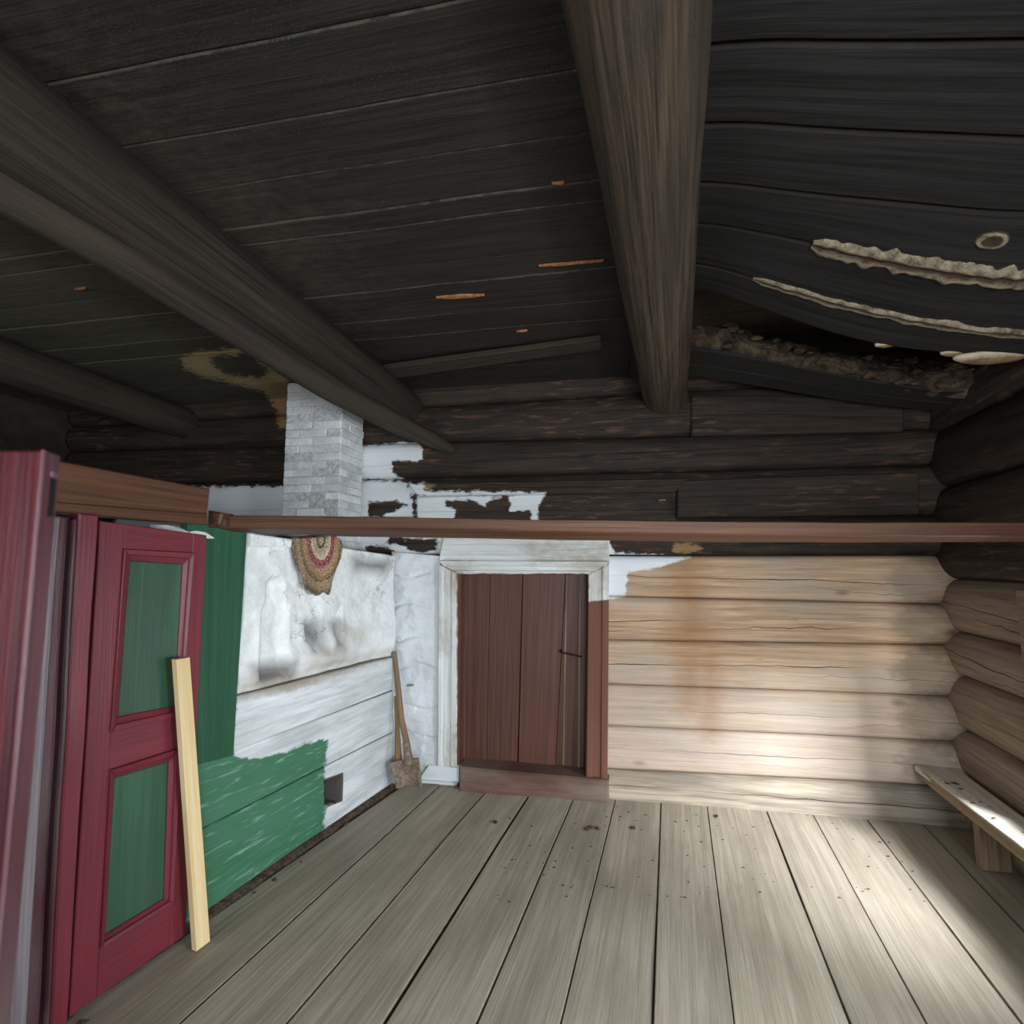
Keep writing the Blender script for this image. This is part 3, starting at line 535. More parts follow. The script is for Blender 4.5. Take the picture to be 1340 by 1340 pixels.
h1=onY(733,853,YD-.05); h2=onY(760,859,YD-.05)
tube('handle',[h1+A3(0,.045,.01),h1,h2,h2+A3(.0,.045,-.005)],.006,M['iron'],dr,8,step=.01,caps=.003)
# wall boards left of the door: shallow white ledge and peg
pg=empty('wall_peg',tuple(onY(537,896,WY-.02)),label='whitewashed wooden peg stuck in the white wall left of the door',cat='peg')
p=onY(530,897,WY-.01); q_=onY(541,896,WY-.1); tube('peg',[p,q_],[.010,.007],M['plaster'],pg,8,step=.02,caps=.004)
nl=onY(861,655,WY-.06); o=tube('nail',[nl+A3(0,.03,0),nl+A3(.0,-.05,0),nl+A3(.045,-.055,0)],.005,M['benchedge'],None,8,step=.01,caps=.004); tag(o,'small pale bent nail in the blackened hewn log above the cross beam','nail')
# ================================================================= ROUND CEILING BEAMS
def beam(name,pts,r,label,mat,**kw):
    o=tube(name,pts,r,mat,None,28,.05,.06,**kw); return tag(o,label,'beam','round log beams under the ceiling')
c=A3(.413,WY+.05,2.85)
beam('ceiling_beam',[c-DD*5.7,c],.158,'thick round weathered log beam right of centre, nearest the sagging ceiling planks',M['beam'],crack=-.9)
beam('ceiling_beam',[A3(-1.70,-1.7,2.86),A3(-1.66,1.3,2.86),A3(-1.64,2.7,2.865),A3(-1.62,WY+.03,2.86)],.15,'long dark log beam crossing from the top left corner over the chimney',M['beamdark'],crack=.3)
e=onZ(240,553,2.84); e0=onZ(0,472,2.84); dv=(e-e0)/np.linalg.norm(e-e0); k=(WY+.03-e[1])/dv[1]
beam('ceiling_beam',[e-dv*4.6,e+dv*k],.135,'dark round log beam at the far left above the brown board',M['beamdark'])
o=tube('pole',[A3(-1.80,-.6,2.73),A3(-1.76,1.1,2.715),A3(-1.70,1.5,2.70),A3(-1.585,2.75,2.62),A3(-1.42,3.3,2.56),A3(-1.26,3.66,2.51),A3(-1.19,3.80,2.48)],[.07,.07,.07,.072,.07,.055,.03],M['beamdark'],None,18,.06,.05,squash=(1,1.05),crack=2.)
tag(o,'dark hewn pole with a pointed tip strapped under the long beam over the chimney','pole')
# hanging lath
q=[onZ(500,482,ZC-.05),onZ(786,444,ZC-.05),onZ(788,457,ZC-.05),onZ(500,497,ZC-.07)]
o=slab('ceiling_lath',q,(0,0,.03),M['beamdark'],None,20,2,'u',.004,wob=.006); tag(o,'thin dark lath nailed under the ceiling planks near the back wall','lath')
# ================================================================= FUNGUS AND RUBBLE ON THE SAGGING CEILING
def fungus(name,k,x0,x1,wy,label,amp=1.,seed=0):
    Y=SY[k]; n=110; V=[];mid=[]; 
    prof=np.linspace(-1,1,15)
    for i in range(n+1):
        t=i/n; x=x0+(x1-x0)*t; tap=min(1,14*t+.45)*min(1,6*(1-t)+.3)
        for f in prof:
            sgn=1 if f>0 else -1
            w_=wy*tap*(.75+.55*noise.noise(Vector((x*9,sgn*3+seed,0)))+.4*noise.noise(Vector((x*30,sgn*3+seed,2))))
            yy=Y+f*w_; hgt=.022*amp*tap*(math.sin(abs(f)*math.pi)**.6)*(.8+.5*noise.noise(Vector((x*18,yy*18,seed))))
            V.append((x,yy,zsag(x,yy)[0]-hgt-.001)); mid.append(.28-abs(f))
    b=len(V)
    m=len(prof); Fc=[(i*m+k2,i*m+k2+1,(i+1)*m+k2+1,(i+1)*m+k2) for i in range(n) for k2 in range(m-1)]
    V2=[(v[0],v[1],v[2]+.02+ .0) for v in V]; V=V+V2; mid=mid+mid
    Fc+=[tuple(b+i for i in reversed(f)) for f in Fc]
    for i in range(n): Fc+=[(i*m,(i+1)*m,b+(i+1)*m,b+i*m),(i*m+m-1,b+i*m+m-1,b+(i+1)*m+m-1,(i+1)*m+m-1)]
    return tag(mk(name,V,Fc,M['fungus'],None,None,{'mid':mid},True),label,'fungus','fungus on the sagging planks')
nS=len(SY)
xx=lambda px,py,k:onY(px,py,SY[k])[0]
fungus('wood_fungus',nS-3,xx(1062,318,nS-3),xx(1340,367,nS-3)+.5,.062,'wide scalloped pale fungus growing along the upper gap of sagging planks',1.,1)
fungus('wood_fungus',nS-2,xx(985,365,nS-2),xx(1340,440,nS-2)+.4,.035,'narrow long pale fungus strip along the lower gap of sagging planks',.6,5)
def bracket(px,py,k,rx,ry,label,hz=.03):
    p=onY(px,py,SY[k]); V=[];Fc=[];rim=[]; n=20;m=5
    for j in range(m+1):
        a=j/m
        for i in range(n):
            th=2*math.pi*i/n; rr=1+.1*noise.noise(Vector((math.cos(th)*2,math.sin(th)*2,px)))
            V.append((p[0]+math.cos(th)*rx*a*rr,p[1]+math.sin(th)*ry*a*rr,p[2]-.004-hz*(1-a**3))); rim.append(a-.85)
    b=len(V)
    for j in range(m):
        for i in range(n): Fc.append((j*n+i,j*n+(i+1)%n,(j+1)*n+(i+1)%n,(j+1)*n+i))
    for i in range(n): V.append(tuple(np.array(V[m*n+i])+A3(0,0,.012))); rim.append(.5)
    for i in range(n): Fc.append((m*n+i,m*n+(i+1)%n,b+(i+1)%n,b+i))
    Fc.append(tuple(b+i for i in range(n)))
    return tag(mk('bracket_fungus',V,Fc,M['fungusedge'],None,None,{'rim':rim},True),label,'fungus')
bracket(1300,465,nS-1,.16,.05,'large tan bracket fungus under the lowest sagging plank at the right edge',.03)
bracket(1247,460,nS-1,.05,.025,'small pale bracket fungus just left of the large one',.015)
bracket(1160,450,nS-1,.05,.02,'thin white bracket fungus on the plank edge above the middle of the rubble',.01)
p=onY(1297,299,(SY[nS-4]+SY[nS-3])/2)
def knot(px,py):
    Y=(SY[nS-4]*.6+SY[nS-3]*.4); X=onY(px,py,Y)[0]; V=[];Fc=[];rim=[];n=18
    for j,a in enumerate((0,.45,.7,.85,1)):
        for i in range(n):
            th=2*math.pi*i/n; rr=1+.12*noise.noise(Vector((math.cos(th)*2,math.sin(th)*2,1))); x=X+math.cos(th)*.05*a*rr; y=Y+math.sin(th)*.035*a*rr
            V.append((x,y,zsag(x,y)[0]-(.010 if .4<a<.9 else .003))); rim.append(.3 if .6<a<.9 else -.5)
    for j in range(4):
        for i in range(n): Fc.append((j*n+i,j*n+(i+1)%n,(j+1)*n+(i+1)%n,(j+1)*n+i))
    return tag(mk('round_fungus',V,Fc,M['fungus'],None,None,{'mid':[-r for r in rim]},True),'small round ring of fungus on the upper sagging plank','fungus')
knot(1297,299)
# clay and moss insulation spilling between the planks
D1=[(897,400),(915,408),(950,420),(1000,440),(1060,456),(1120,466),(1200,470),(1260,472),(1340,474)]
D2=[(897,458),(950,464),(1000,474),(1100,494),(1200,510),(1260,520),(1340,524)]
n=150;m=22; V=[];Y1=YA-.05
d1=np.array(D1,float); d2=np.array(D2,float)
for i in range(n+1):
    X=897+(1385-897)*i/n; a=np.interp(X,d1[:,0],d1[:,1]); b_=np.interp(X,d2[:,0],d2[:,1])
    for j in range(m+1):
        f=j/m; y_=a+(b_-a)*f; Yp=Y1+.10-.14*math.sin(f*math.pi)*.8
        P=onY(X,y_,Yp); q_=noise.noise(Vector(P)*9)*.045+noise.noise(Vector(P)*30)*.018+noise.noise(Vector(P)*70)*.006
        V.append(P+A3(0,q_,noise.noise(Vector(P)*14+Vector((9,0,0)))*.02-(.004 if j==m else 0)))
b=len(V); V2=[v+A3(0,.12,.03) for v in V]; k_=m+1
Fc=[(i*k_+j,i*k_+j+1,(i+1)*k_+j+1,(i+1)*k_+j) for i in range(n) for j in range(m)]
Fc+=[tuple(b+q for q in reversed(f)) for f in Fc]
for i in range(n): Fc+=[(i*k_,(i+1)*k_,b+(i+1)*k_,b+i*k_),(i*k_+m,b+i*k_+m,b+(i+1)*k_+m,(i+1)*k_+m)]
V=list(V)+V2
parts=[(V,Fc)]
for i in range(60):
    X=random.uniform(905,1330); f=random.random(); a=np.interp(X,d1[:,0],d1[:,1]); b_=np.interp(X,d2[:,0],d2[:,1]); P=onY(X,a+(b_-a)*f*.8,Y1-.03)
    parts.append(ico_lump(P,random.uniform(.008,.03),(1.5,1,.7),i,8,.6))
o=joined('ceiling_rubble',parts,M['debris']); tag(o,'brown clay and moss insulation spilling out between sagging ceiling planks','rubble',kind='stuff')
# ================================================================= STOVE
S0=onZ(514,1025); sa=math.radians(9.18); dS=A3(math.sin(sa),math.cos(sa),0); nS_=A3(math.cos(sa),-math.sin(sa),0)
onS=lambda px,py,off=0.:onP(px,py,S0+nS_*off,nS_)
st=empty('stove',tuple(S0-dS*.7-nS_*.6*0+A3(0,0,0)),label='large whitewashed log-framed brick stove with niches and green painted lower corner',cat='stove')
niche1=[(346,775),(349,760),(356,752),(366,754),(372,764),(370,776),(377,790),(378,885),(340,893),(341,800),(346,785)]
niche2=[(417,792),(420,800),(416,825),(411,852),(402,838),(399,812)]
niche3=[(448,791),(449,805),(447,838),(441,846),(434,832),(436,812)]
def dplaster(P):
    Q=proj(P); d=np.zeros(len(P))
    for poly,dep,sf in ((niche1,.055,6.),(niche2,.06,4.),(niche3,.06,4.)):
        s=sdf_poly(Q,poly); d=np.maximum(d,dep*sst(s,-sf*.5,sf*1.5))
    # lower ledge recess, rounded lumps, drip ridges
    d+=.018*sst(Q[:,1]-(908-(Q[:,0]-312)*.252),-14,-2)
    d-=.012*np.exp(-((Q[:,0]-516)/8)**2)
    d+=nz(P,3.2,3.)*.03+nz(P,9.,5.)*.011+nz(P,28.,5.)*.003
    c=.018*sst(Q[:,1]-(698+(Q[:,0]-325)*.155),0,10)*0
    corn=(Q[:,0]<384)&(Q[:,1]<714+(Q[:,0]-325)*.03); d-=np.where(corn,.022,0)
    for (x0,y0,rx,ry,h) in ((425,860,40,9,-.03),(430,842,12,18,-.02),(470,750,25,10,.012),(330,835,6,25,.01)):
        d+=h*np.exp(-((Q[:,0]-x0)/rx)**2-((Q[:,1]-y0)/ry)**2)
    return d
q=[onS(325,697),onS(517,727),onS(514,858),onS(312,909)]
slab('plaster_face',q,-nS_*.14,M['plaster'],st,230,150,'u',.008,disp=dplaster,attrs=('soot','ochre'),smooth=True)
MASK['hole_shade']=([[(422,1020),(449,1010),(448,1048),(422,1058)]],[])  # the hole's shade, painted dark over its rim and inner walls
# ledge and planks below
def L2(x): return 981-(x-307)*.362 if x<450 else 929-(x-450)*.406
def sp(name,a,mat=M['stoveplank'],nu=90,nv=14,disp=None,off=0.,attrs=('green','ochre','hole_shade'),t=.06,bev=.006,wob=.01):
    return slab(name,[onS(x,y,off) for x,y in a],-nS_*t,mat,st,nu,nv,'u',bev,attrs=attrs,wob=wob,disp=disp)
sp('stove_plank',[(311,911),(514,860),(514,902),(307,983)],off=.01)
sp('stove_plank',[(226,1012),(514,904),(514,957),(222,1106)],off=.004)
def hole(P):
    s=sdf_poly(proj(P),[(425,1022),(446,1014),(445,1048),(425,1057)]); return .145*sst(s,-.4,.8)
sp('stove_plank',[(222,1107),(514,958.5),(514,1024),(185,1250)],nu=180,nv=60,disp=hole,off=.0,t=.16)
# upright green board
slab('green_board',[onS(246,682,.025),onS(324,694,.025),onS(306,988,.025),onS(250,1003,.025)],-nS_*.045,M['greenboard'],st,10,60,'v',.004,wob=.004)
# stove mass behind the faces
zt=1.72
u0,u1=-2.0,-.02
Pm=lambda u,off,z:S0+dS*u+nS_*off+up*z
slab('stove_body',[Pm(u0,-.21,zt),Pm(u1,-.21,zt-.02),Pm(u1,-.21,.0),Pm(u0,-.21,.0)],(-1.3,0,0),M['plaster'],st,2,2,'u',.01,attrs=('soot','ochre'))
slab('stove_top',[Pm(-1.60,-.02,1.755),Pm(0,-.02,1.675),Pm(.0,-.02,1.69)-A3(1.5,0,0),Pm(-1.60,-.02,1.77)-A3(1.5,0,0)],(0,0,-.06),M['plaster'],st,40,20,'u',.02,attrs=('soot','ochre'),wob=.02,smooth=True)
box('hole_lining',onS(425,1060,-.2)-A3(.02,0,0),onS(446,1010,-.09),M['black'],st) if False else None
# white plaster shoulder by the door top
V,Fc=ico_lump(Pm(-1.75,-.12,1.74),.09,(1.6,1.9,.55),3,14,.5); mk('plaster_shoulder',V,Fc,M['plaster'],st,None,{'soot':[-99]*len(V),'ochre':[-99]*len(V)},True)
# rubble along the stove foot
parts=[]
for i in range(240):
    t=random.random(); u=-2.6*t; p_=S0+dS*u+nS_*(random.uniform(.01,.10)); r=random.choice([.006,.009,.013,.02]); parts.append(ico_lump(p_+A3(0,0,random.uniform(-.045,-.015)),r,(1.2,1.3,.8),i,7,.7))
n=60; V=[];Fc=[]
for i in range(n+1):
    for j,(o_,z_) in enumerate(((-.05,.02),(.02,.0),(.07,-.03),(.13,-.05),(.13,-.08),(-.05,-.08))):
        p_=S0-dS*2.7*i/n+nS_*o_; V.append(p_+A3(0,0,z_+noise.noise(Vector(p_)*12)*.02))
for i in range(n):
    for j in range(6): Fc.append((i*6+j,i*6+(j+1)%6,(i+1)*6+(j+1)%6,(i+1)*6+j))
parts.append((V,Fc))
tag(joined('floor_rubble',parts,M['dirt']),'brown grit and crumbled plaster along the foot of the white stove','rubble',kind='stuff')
# ---- chimney with whitewashed bricks
yf=3.53; cx0=onY(368,672,yf)[0]; cx1=onY(443,672,yf)[0]; cw=cx1-cx0; cy1=WY-.05
ch=bpy.data.objects.new('chimney',None); COL.objects.link(ch); ch.location=(cx0+cw/2,yf+.2,1.66); tag(ch,'whitewashed square brick chimney rising from the stove to the ceiling','chimney'); WORLD['chimney']=tuple(ch.location)
box('mortar',(cx0+.005,yf+.005,1.66),(cx1-.005,cy1,ZC-.01),M['mortar'],ch)
nc=22; hh=(ZC-.02-1.66)/nc; b1=cw/2; dpt=.12
def brick(x0,y0,x1,y1,z0,z1):
    j=lambda a=.003:random.uniform(-a,a); g=.0012
    lo=A3(x0+g+j(.002),y0+g+j(.006)+.002,z0+g+j(.002)); hi=A3(x1-g+j(),y1-g+j(.003),z1-g+j(.002)); b=.006
    # 8 corners x bevel on vertical and horizontal rims: chamfered box of 24 vertices
    V=[];
    for sx in (0,1):
        for sy in (0,1):
            for sz in (0,1):
                c_=A3((lo,hi)[sx][0],(lo,hi)[sy][1],(lo,hi)[sz][2]); s_=A3(1-2*sx,1-2*sy,1-2*sz)*b
                V+= [c_+A3(0,s_[1],s_[2]),c_+A3(s_[0],0,s_[2]),c_+A3(s_[0],s_[1],0)]
    I=lambda sx,sy,sz,k:(sx*4+sy*2+sz)*3+k
    Fc=[]
    for s in (0,1): Fc+=[(I(s,0,0,0),I(s,1,0,0),I(s,1,1,0),I(s,0,1,0)),(I(0,s,0,1),I(1,s,0,1),I(1,s,1,1),I(0,s,1,1)),(I(0,0,s,2),I(1,0,s,2),I(1,1,s,2),I(0,1,s,2))]
    for a in (0,1):
        for c_ in (0,1):
            Fc+=[(I(a,c_,0,0),I(a,c_,0,1),I(a,c_,1,1),I(a,c_,1,0)),(I(a,0,c_,0),I(a,0,c_,2),I(a,1,c_,2),I(a,1,c_,0)),(I(0,a,c_,1),I(0,a,c_,2),I(1,a,c_,2),I(1,a,c_,1))]
    for sx in (0,1):
        for sy in (0,1):
            for sz in (0,1): Fc.append((I(sx,sy,sz,0),I(sx,sy,sz,1),I(sx,sy,sz,2)))
    zz=np.array(V)[:,2]; o=mk('brick',V,Fc,M['brick'],ch,None,{'sootz':(zz-2.75)*3-.3})
    me=o.data; import bmesh; bm=bmesh.new(); bm.from_mesh(me); bmesh.ops.recalc_face_normals(bm,faces=bm.faces); bm.to_mesh(me); bm.free()
for r in range(nc):
    z0=1.66+r*hh; z1=z0+hh
    if r%2==0:
        for k in range(2): brick(cx0+k*b1,yf,cx0+(k+1)*b1,yf+dpt,z0,z1)
        brick(cx1-dpt,yf+dpt,cx1,yf+dpt+.24,z0,z1)
    else:
        brick(cx0,yf,cx0+dpt,yf+.24,z0,z1); brick(cx0+dpt,yf,cx1-dpt,yf+dpt,z0,z1); brick(cx1-dpt,yf,cx1,yf+.24,z0,z1); brick(cx1-dpt,yf+.24,cx1,cy1,z0,z1)
# ================================================================= RAG RUG
MASKr=[(383,702),(410,702),(440,705),(449,712),(446,730),(437,752),(432,775),(422,777),(410,773),(400,768),(398,755),(388,738),(384,722)]
lft=np.array([(702,383),(712,382),(722,384),(738,389),(752,398),(760,399),(768,401),(776,412)],float); rgt=np.array([(702,440),(706,446),(714,449),(730,446),(744,440),(758,435),(770,433),(776,431)],float)
V=[];ring=[];nu,nv=40,56
for j in range(nv+1):
    t=j/nv
    for i in range(nu+1):
        a=i/nu
        if t<.22:   # lying on the stove top, going back
            k=1-t/.22; X=383+57*a+3*k; base=onS(X,706+2*math.sin(a*5),.03); P=base-nS_*(.19*k)+up*(.005+.012*math.sin(k*3)+.028*(1-k)*0); Q=(X,706-30*k)
            P=P+up*.012
        else:
            y=702+(776-702)*(t-.22)/.78; l=np.interp(y,lft[:,0],lft[:,1]); r=np.interp(y,rgt[:,0],rgt[:,1]); X=l+(r-l)*a; yy=y+3.*math.sin(a*7)*(t-.22)
            P=onS(X,yy,.035+.016*math.sin(a*6.5+t*2)*min(1,(t-.22)*4)+.012*t); Q=(X,yy)
        V.append(P); ring.append(min(.99,math.hypot((Q[0]-420)/36,(Q[1]-706)/72)))
b=len(V); V2=[v-nS_*.012-up*.004 for v in V]; k_=nu+1
Fc=[(j*k_+i,(j+1)*k_+i,(j+1)*k_+i+1,j*k_+i+1) for j in range(nv) for i in range(nu)]
Fc+=[tuple(b+q for q in reversed(f)) for f in Fc]
for i in range(nu): Fc+=[(i,i+1,b+i+1,b+i),(nv*k_+i,b+nv*k_+i,b+nv*k_+i+1,nv*k_+i+1)]
for j in range(nv): Fc+=[(j*k_,b+j*k_,b+(j+1)*k_,(j+1)*k_),(j*k_+nu,(j+1)*k_+nu,b+(j+1)*k_+nu,b+j*k_+nu)]
tag(mk('rag_rug',V+V2,Fc,M['rug'],None,None,{'ring':ring+ring},True),'oval braided rag rug with multicoloured rings hanging over the stove edge','rug')
# ================================================================= BROWN BEAMS
OFF=.07
q=[onS(60,597,OFF),onS(276,639,OFF),onS(271,682,OFF),onS(60,662,OFF)]
bb=empty('brown_board_beam',tuple(q[2]),label='wide brown plank beam running above the maroon panelled door',cat='beam')
q0=q[0]+(q[0]-q[1])*1.4; q3=q[3]+(q[3]-q[2])*1.4; q0[2]=q[0][2]+.02; q3[2]=q[3][2]
slab('beam_body',[q0,q[1],q[2],q3],-nS_*.12,M['brownbeam'],bb,40,6,'u',.008,wob=.006)
q=[onS(60,655,OFF+.012),onS(272,672,OFF+.012),onS(271,686,OFF+.012),onS(60,668,OFF+.012)]
q[0]=q[0]+(q[0]-q[1])*1.4; q[3]=q[3]+(q[3]-q[2])*1.4
slab('lower_lip',q,-nS_*.1,M['brownbeam'],bb,40,2,'u',.006,wob=.006)
cb=empty('cross_beam',(0,2.4,1.8),label='long straight brown beam spanning the room in front of the back wall',cat='beam')
cl=onD(276,673,2.52); cr_=onD(1340,683,2.32); dv=cr_-cl; 
def cpt(px,yt,d): return onD(px,yt,d)
tops=[(276,673),(450,675),(700,679),(900,681),(1100,682.5),(1340,683)]; bots=[(276,690),(450,691.5),(700,694),(900,698),(1100,701.5),(1340,702)]; und=[(276,694),(450,702),(700,706.5),(900,709),(1100,710),(1340,709)]
V=[];uv=[];ds=[]
for k,(a,b_,c_) in enumerate(zip(tops,bots,und)):
    d=2.52+(2.32-2.52)*(a[0]-276)/(1340-276); A_=onD(*a,d); B_=onD(*b_,d); Cc=onD(*c_,d+.11); D_=A_+(Cc-B_)*.95+A3(0,0,.012); ds.append((A_,B_,Cc,D_))
ext=[tuple(x+(x-y)*.55 for x,y in zip(ds[-1],ds[-2]))]; ds=ds+ext
rows=[]
for i in range(len(ds)-1):
    for s in np.linspace(0,1,12,endpoint=(i==len(ds)-2)): rows.append([a*(1-s)+b*s for a,b in zip(ds[i],ds[i+1])])
for r in rows:
    A_,B_,Cc,D_=r; bv=.006
    pr=[A_+(B_-A_)*.08,B_+(A_-B_)*.08,B_+(Cc-B_)*.06,Cc+(B_-Cc)*.06,Cc+(D_-Cc)*.1,D_+(Cc-D_)*.1,D_+(A_-D_)*.06,A_+(D_-A_)*.06]
    base_u=A_[0]; vv=[0,.06,.065,.17,.18,.24,.25,.36]
    for p_,v_ in zip(pr,vv): V.append(p_+A3(0,0,noise.noise(Vector(p_)*3)*.003)); uv.append((base_u,v_))
Fc=[(i*8+k,i*8+(k+1)%8,(i+1)*8+(k+1)%8,(i+1)*8+k) for i in range(len(rows)-1) for k in range(8)]+[tuple(range(8))[::-1],tuple(range(len(V)-8,len(V)))]
mk('beam_body',V,Fc,M['brownbeam'],cb,uv,{'crack':[9]*len(V),'edge':[9]*len(V)})
br=[onD(271,667,2.47),onD(291,670,2.45),onD(287,686,2.45),onD(271,690,2.47)]
slab('end_block',br,hd*.1,M['brownbeam'],cb,4,4,'v',.012)
tube('end_tenon',[onD(283,682,2.50),onD(296,684,2.50)],.025,M['brownbeam'],cb,12,caps=.006)
# ================================================================= MAROON CUPBOARD PARTITION
OD=.075
cpn=empty('panelled_cupboard',tuple(onS(190,1116,OD)*A3(1,1,0)),label='maroon cupboard front with green panels between the stove and the open leaf',cat='cupboard')
def ext(a,b,yb=.03):   # carries an edge measured in the picture down to the floor
    P=onS(*a,OD); Q=onS(*b,OD); d=Q-P; k=(P[2]-yb)/(P[2]-Q[2]); return P,P+d*k
TLp,BLp=ext((131,681),(104,1116)); TRp,BRp=ext((271,700),(249,1116))
dl=bpy.data.objects.new('door',None); COL.objects.link(dl); dl.parent=cpn; dl.location=A3(*(((BLp+BRp)/2)))-A3(*cpn.location); WORLD[dl.name]=tuple((BLp+BRp)/2)
def bil(u,v,off=0.):   # u across, v by height fraction down
    return (TLp*(1-u)+TRp*u)*(1-v)+(BLp*(1-u)+BRp*u)*v+nS_*off
def inv(px,py):
    P=onS(px,py,OD); b_=np.array([.5,.3])
    for _ in range(12):
        f0=bil(*b_)-P; e=1e-3; ju=(bil(b_[0]+e,b_[1])-bil(*b_))/e; jv=(bil(b_[0],b_[1]+e)-bil(*b_))/e
        Am=np.stack([[ju@dS,jv@dS],[ju[2],jv[2]]]); r=np.array([f0@dS,f0[2]]); b_=b_-np.linalg.solve(Am,r)
    return b_
o1=[inv(*p) for p in ((161,718),(252,723),(235,935),(143,958))]; i1=[inv(*p) for p in ((173,733),(242,738),(231,924),(157,938))]
o2=[inv(*p) for p in ((143,1007),(235,978),(228,1116),(137,1116))]; i2=[inv(*p) for p in ((153,1018),(223,997),(219,1116),(147,1116))]
def extend(q,vb):
    q=[x.copy() for x in q]
    for t_,b_ in ((1,2),(0,3)): d=q[b_]-q[t_]; q[b_]=q[t_]+d*(vb-q[t_][1])/d[1]
    return q
o2=extend(o2,.90); i2=extend(i2,.885)
m3=M['reddoor']; tk=-nS_*.035
def dq(q,off,t,mat,name,par=dl,grain='v',nu=2,nv=10,bev=.003,wob=0.,**k): return slab(name,[bil(x[0],x[1],off) for x in q],t,mat,par,nu,nv,grain,bev,wob=wob,**k)
def at_(u,v): return np.array([u,v])
dq([at_(0,0),o1[0]*[1,0],at_(o2[3][0],1),at_(0,1)],0,tk,m3,'stile'); 
dq([o1[1]*[1,0],at_(1,0),at_(1,1),at_(o2[2][0],1)],0,tk,m3,'stile')
dq([o1[0]*[1,0],o1[1]*[1,0],o1[1],o1[0]],0,tk,m3,'rail',grain='u'); dq([o1[3],o1[2],o2[1],o2[0]],0,tk,m3,'rail',grain='u')
dq([o2[3],o2[2],at_(o2[2][0],1),at_(o2[3][0],1)],0,tk,m3,'rail',grain='u')
# stile gaps next to the mouldings are closed by narrow bridges
dq([o1[0],o1[0]+[.0,0],o1[3],o1[3]],0,tk,m3,'stile') if False else None
for O_,I_ in ((o1,i1),(o2,i2)):
    for a,b_ in ((0,1),(1,2),(2,3),(3,0)):
        m0=O_[a];m1=O_[b_];n1=I_[b_];n0=I_[a]; h0=m0*.5+n0*.5; h1=m1*.5+n1*.5; g='u' if a in (0,2) else 'v'
        # two-step moulding: proud outer bead sloping down to the panel
        q=[bil(*m0,.012),bil(*m1,.012),bil(*h1,.006),bil(*h0,.006)]; slab('moulding',q,tk,m3,dl,1,1,'u',.003)
        q=[bil(*h0,-.001),bil(*h1,-.001),bil(*n1,-.012),bil(*n0,-.012)]; slab('moulding',q,tk*.7,m3,dl,1,1,'u',.002)
    dq(I_,-.014,tk*.5,M['greenpanel'],'panel',nu=6,nv=20,wob=.002)
# fill the leftover wedges between straight stiles and the moulding frame
dq([o1[0]*[1,0],at_(o1[0][0]+.02,0),at_(o2[3][0]+.03,1),at_(o2[3][0],1)],-.03,tk*.4,m3,'backing_strip'); 
slab('backing_strip',[bil(.0,.0,-.03),bil(1,0,-.03),bil(1,1,-.03),bil(0,1,-.03)],tk*.2,m3,dl,1,1,'v',.001)
# jamb posts left of the door
def post(a,b,c_,d_,off,t,mat,name='jamb'):
    """a,b top pixels; c_,d_ pixels at y=1116 right and left"""
    def ex(p,q):
        P=onS(*p,off);Q=onS(*q,off); return P,P+(Q-P)*((P[2]-.02)/(P[2]-Q[2]))
    P1,P2=ex(a,d_); P3,P4=ex(b,c_); return slab(name,[P1,P3,P4,P2],-nS_*t,mat,cpn,4,40,'v',.006,wob=.006)
post((104,671),(129.5,673),(102,1116),(79,1116),OD+.012,.06,M['reddoor'])
post((95,680),(104,674),(80,1116),(70,1116),OD+.0,.05,M['reddark'])
post((60,672),(92,676),(68,1116),(34,1116),OD-.03,.05,M['reddark'])
post((52,670),(80,676),(50,1116),(22,1116),OD+.03,.05,M['greypost'])
slab('cross_rail',[onS(40,668,OD-.02),onS(272,688,OD-.02),onS(272,702,OD-.02),onS(40,684,OD-.02)],-nS_*.04,M['reddark'],cpn,2,2,'u') if False else None
# ---- foreground open leaf
def vert(px,py,d,z): P=onD(px,py,d); return A3(P[0],P[1],z)
E1=onD(57,588,.80); E2=onD(78,597,.845); side=(rt*-.62+hd*.03)
lf=empty('cupboard_leaf',(E1[0]-.3,E1[1],0),label='tall dark red door leaf standing open at the very left edge, nearest the viewer',cat='door')
zt1=E1[2]; th=E2-E1; th[2]=0
L0=A3(E1[0],E1[1],zt1); Lf=L0+side
slab('leaf_board',[Lf+up*0,L0,A3(L0[0],L0[1],.02),A3(Lf[0],Lf[1],.02)],th,M['redleaf'],lf,3,30,'v',.003,wob=.003)
ed0=L0+rt*.0015; 
q=[ed0+th*.0+up*.0,ed0+th*1.0,A3(*(ed0+th)[:2],.02),A3(*ed0[:2],.02)]
nrm=np.cross(th/np.linalg.norm(th),up); 
slab('edge_face',q,-nrm*.004,M['reddark'],lf,2,30,'v',.002,wob=.002)
# lock mortise in the leaf edge: its dark inside is a thin black plate, with raised lip
f=lambda s,z:ed0+th*s+A3(0,0,z-ed0[2])
slab('lock_mortise',[f(.45,1.735),f(.78,1.735),f(.78,1.675),f(.45,1.675)]+np.array([nrm*.002]*4),-nrm*.003,M['black'],lf,1,1,'v',.001)
slab('lock_lip',[f(.42,1.745),f(.8,1.745),f(.8,1.737),f(.42,1.737)]+np.array([nrm*.004]*4),-nrm*.005,M['reddark'],lf,1,1,'u',.001)
# ================================================================= LOOSE THINGS
P=onS(240,861,.14); Q=onS(258,1116,.16); d=Q-P; B=P+d*((P[2]-.0)/(P[2]-Q[2])); B[2]=0; P_=P
wv=A3(*(dS*.034)); 
o=slab('pine_batten',[P-wv*.9+up*.0,P+wv*.9,B+wv*.95,B-wv*.95],(-nS_*.028-dS*.0),M['batten'],None,1,20,'v',.002); tag(o,'fresh pale pine batten leaning upright against the maroon panelled door','batten')
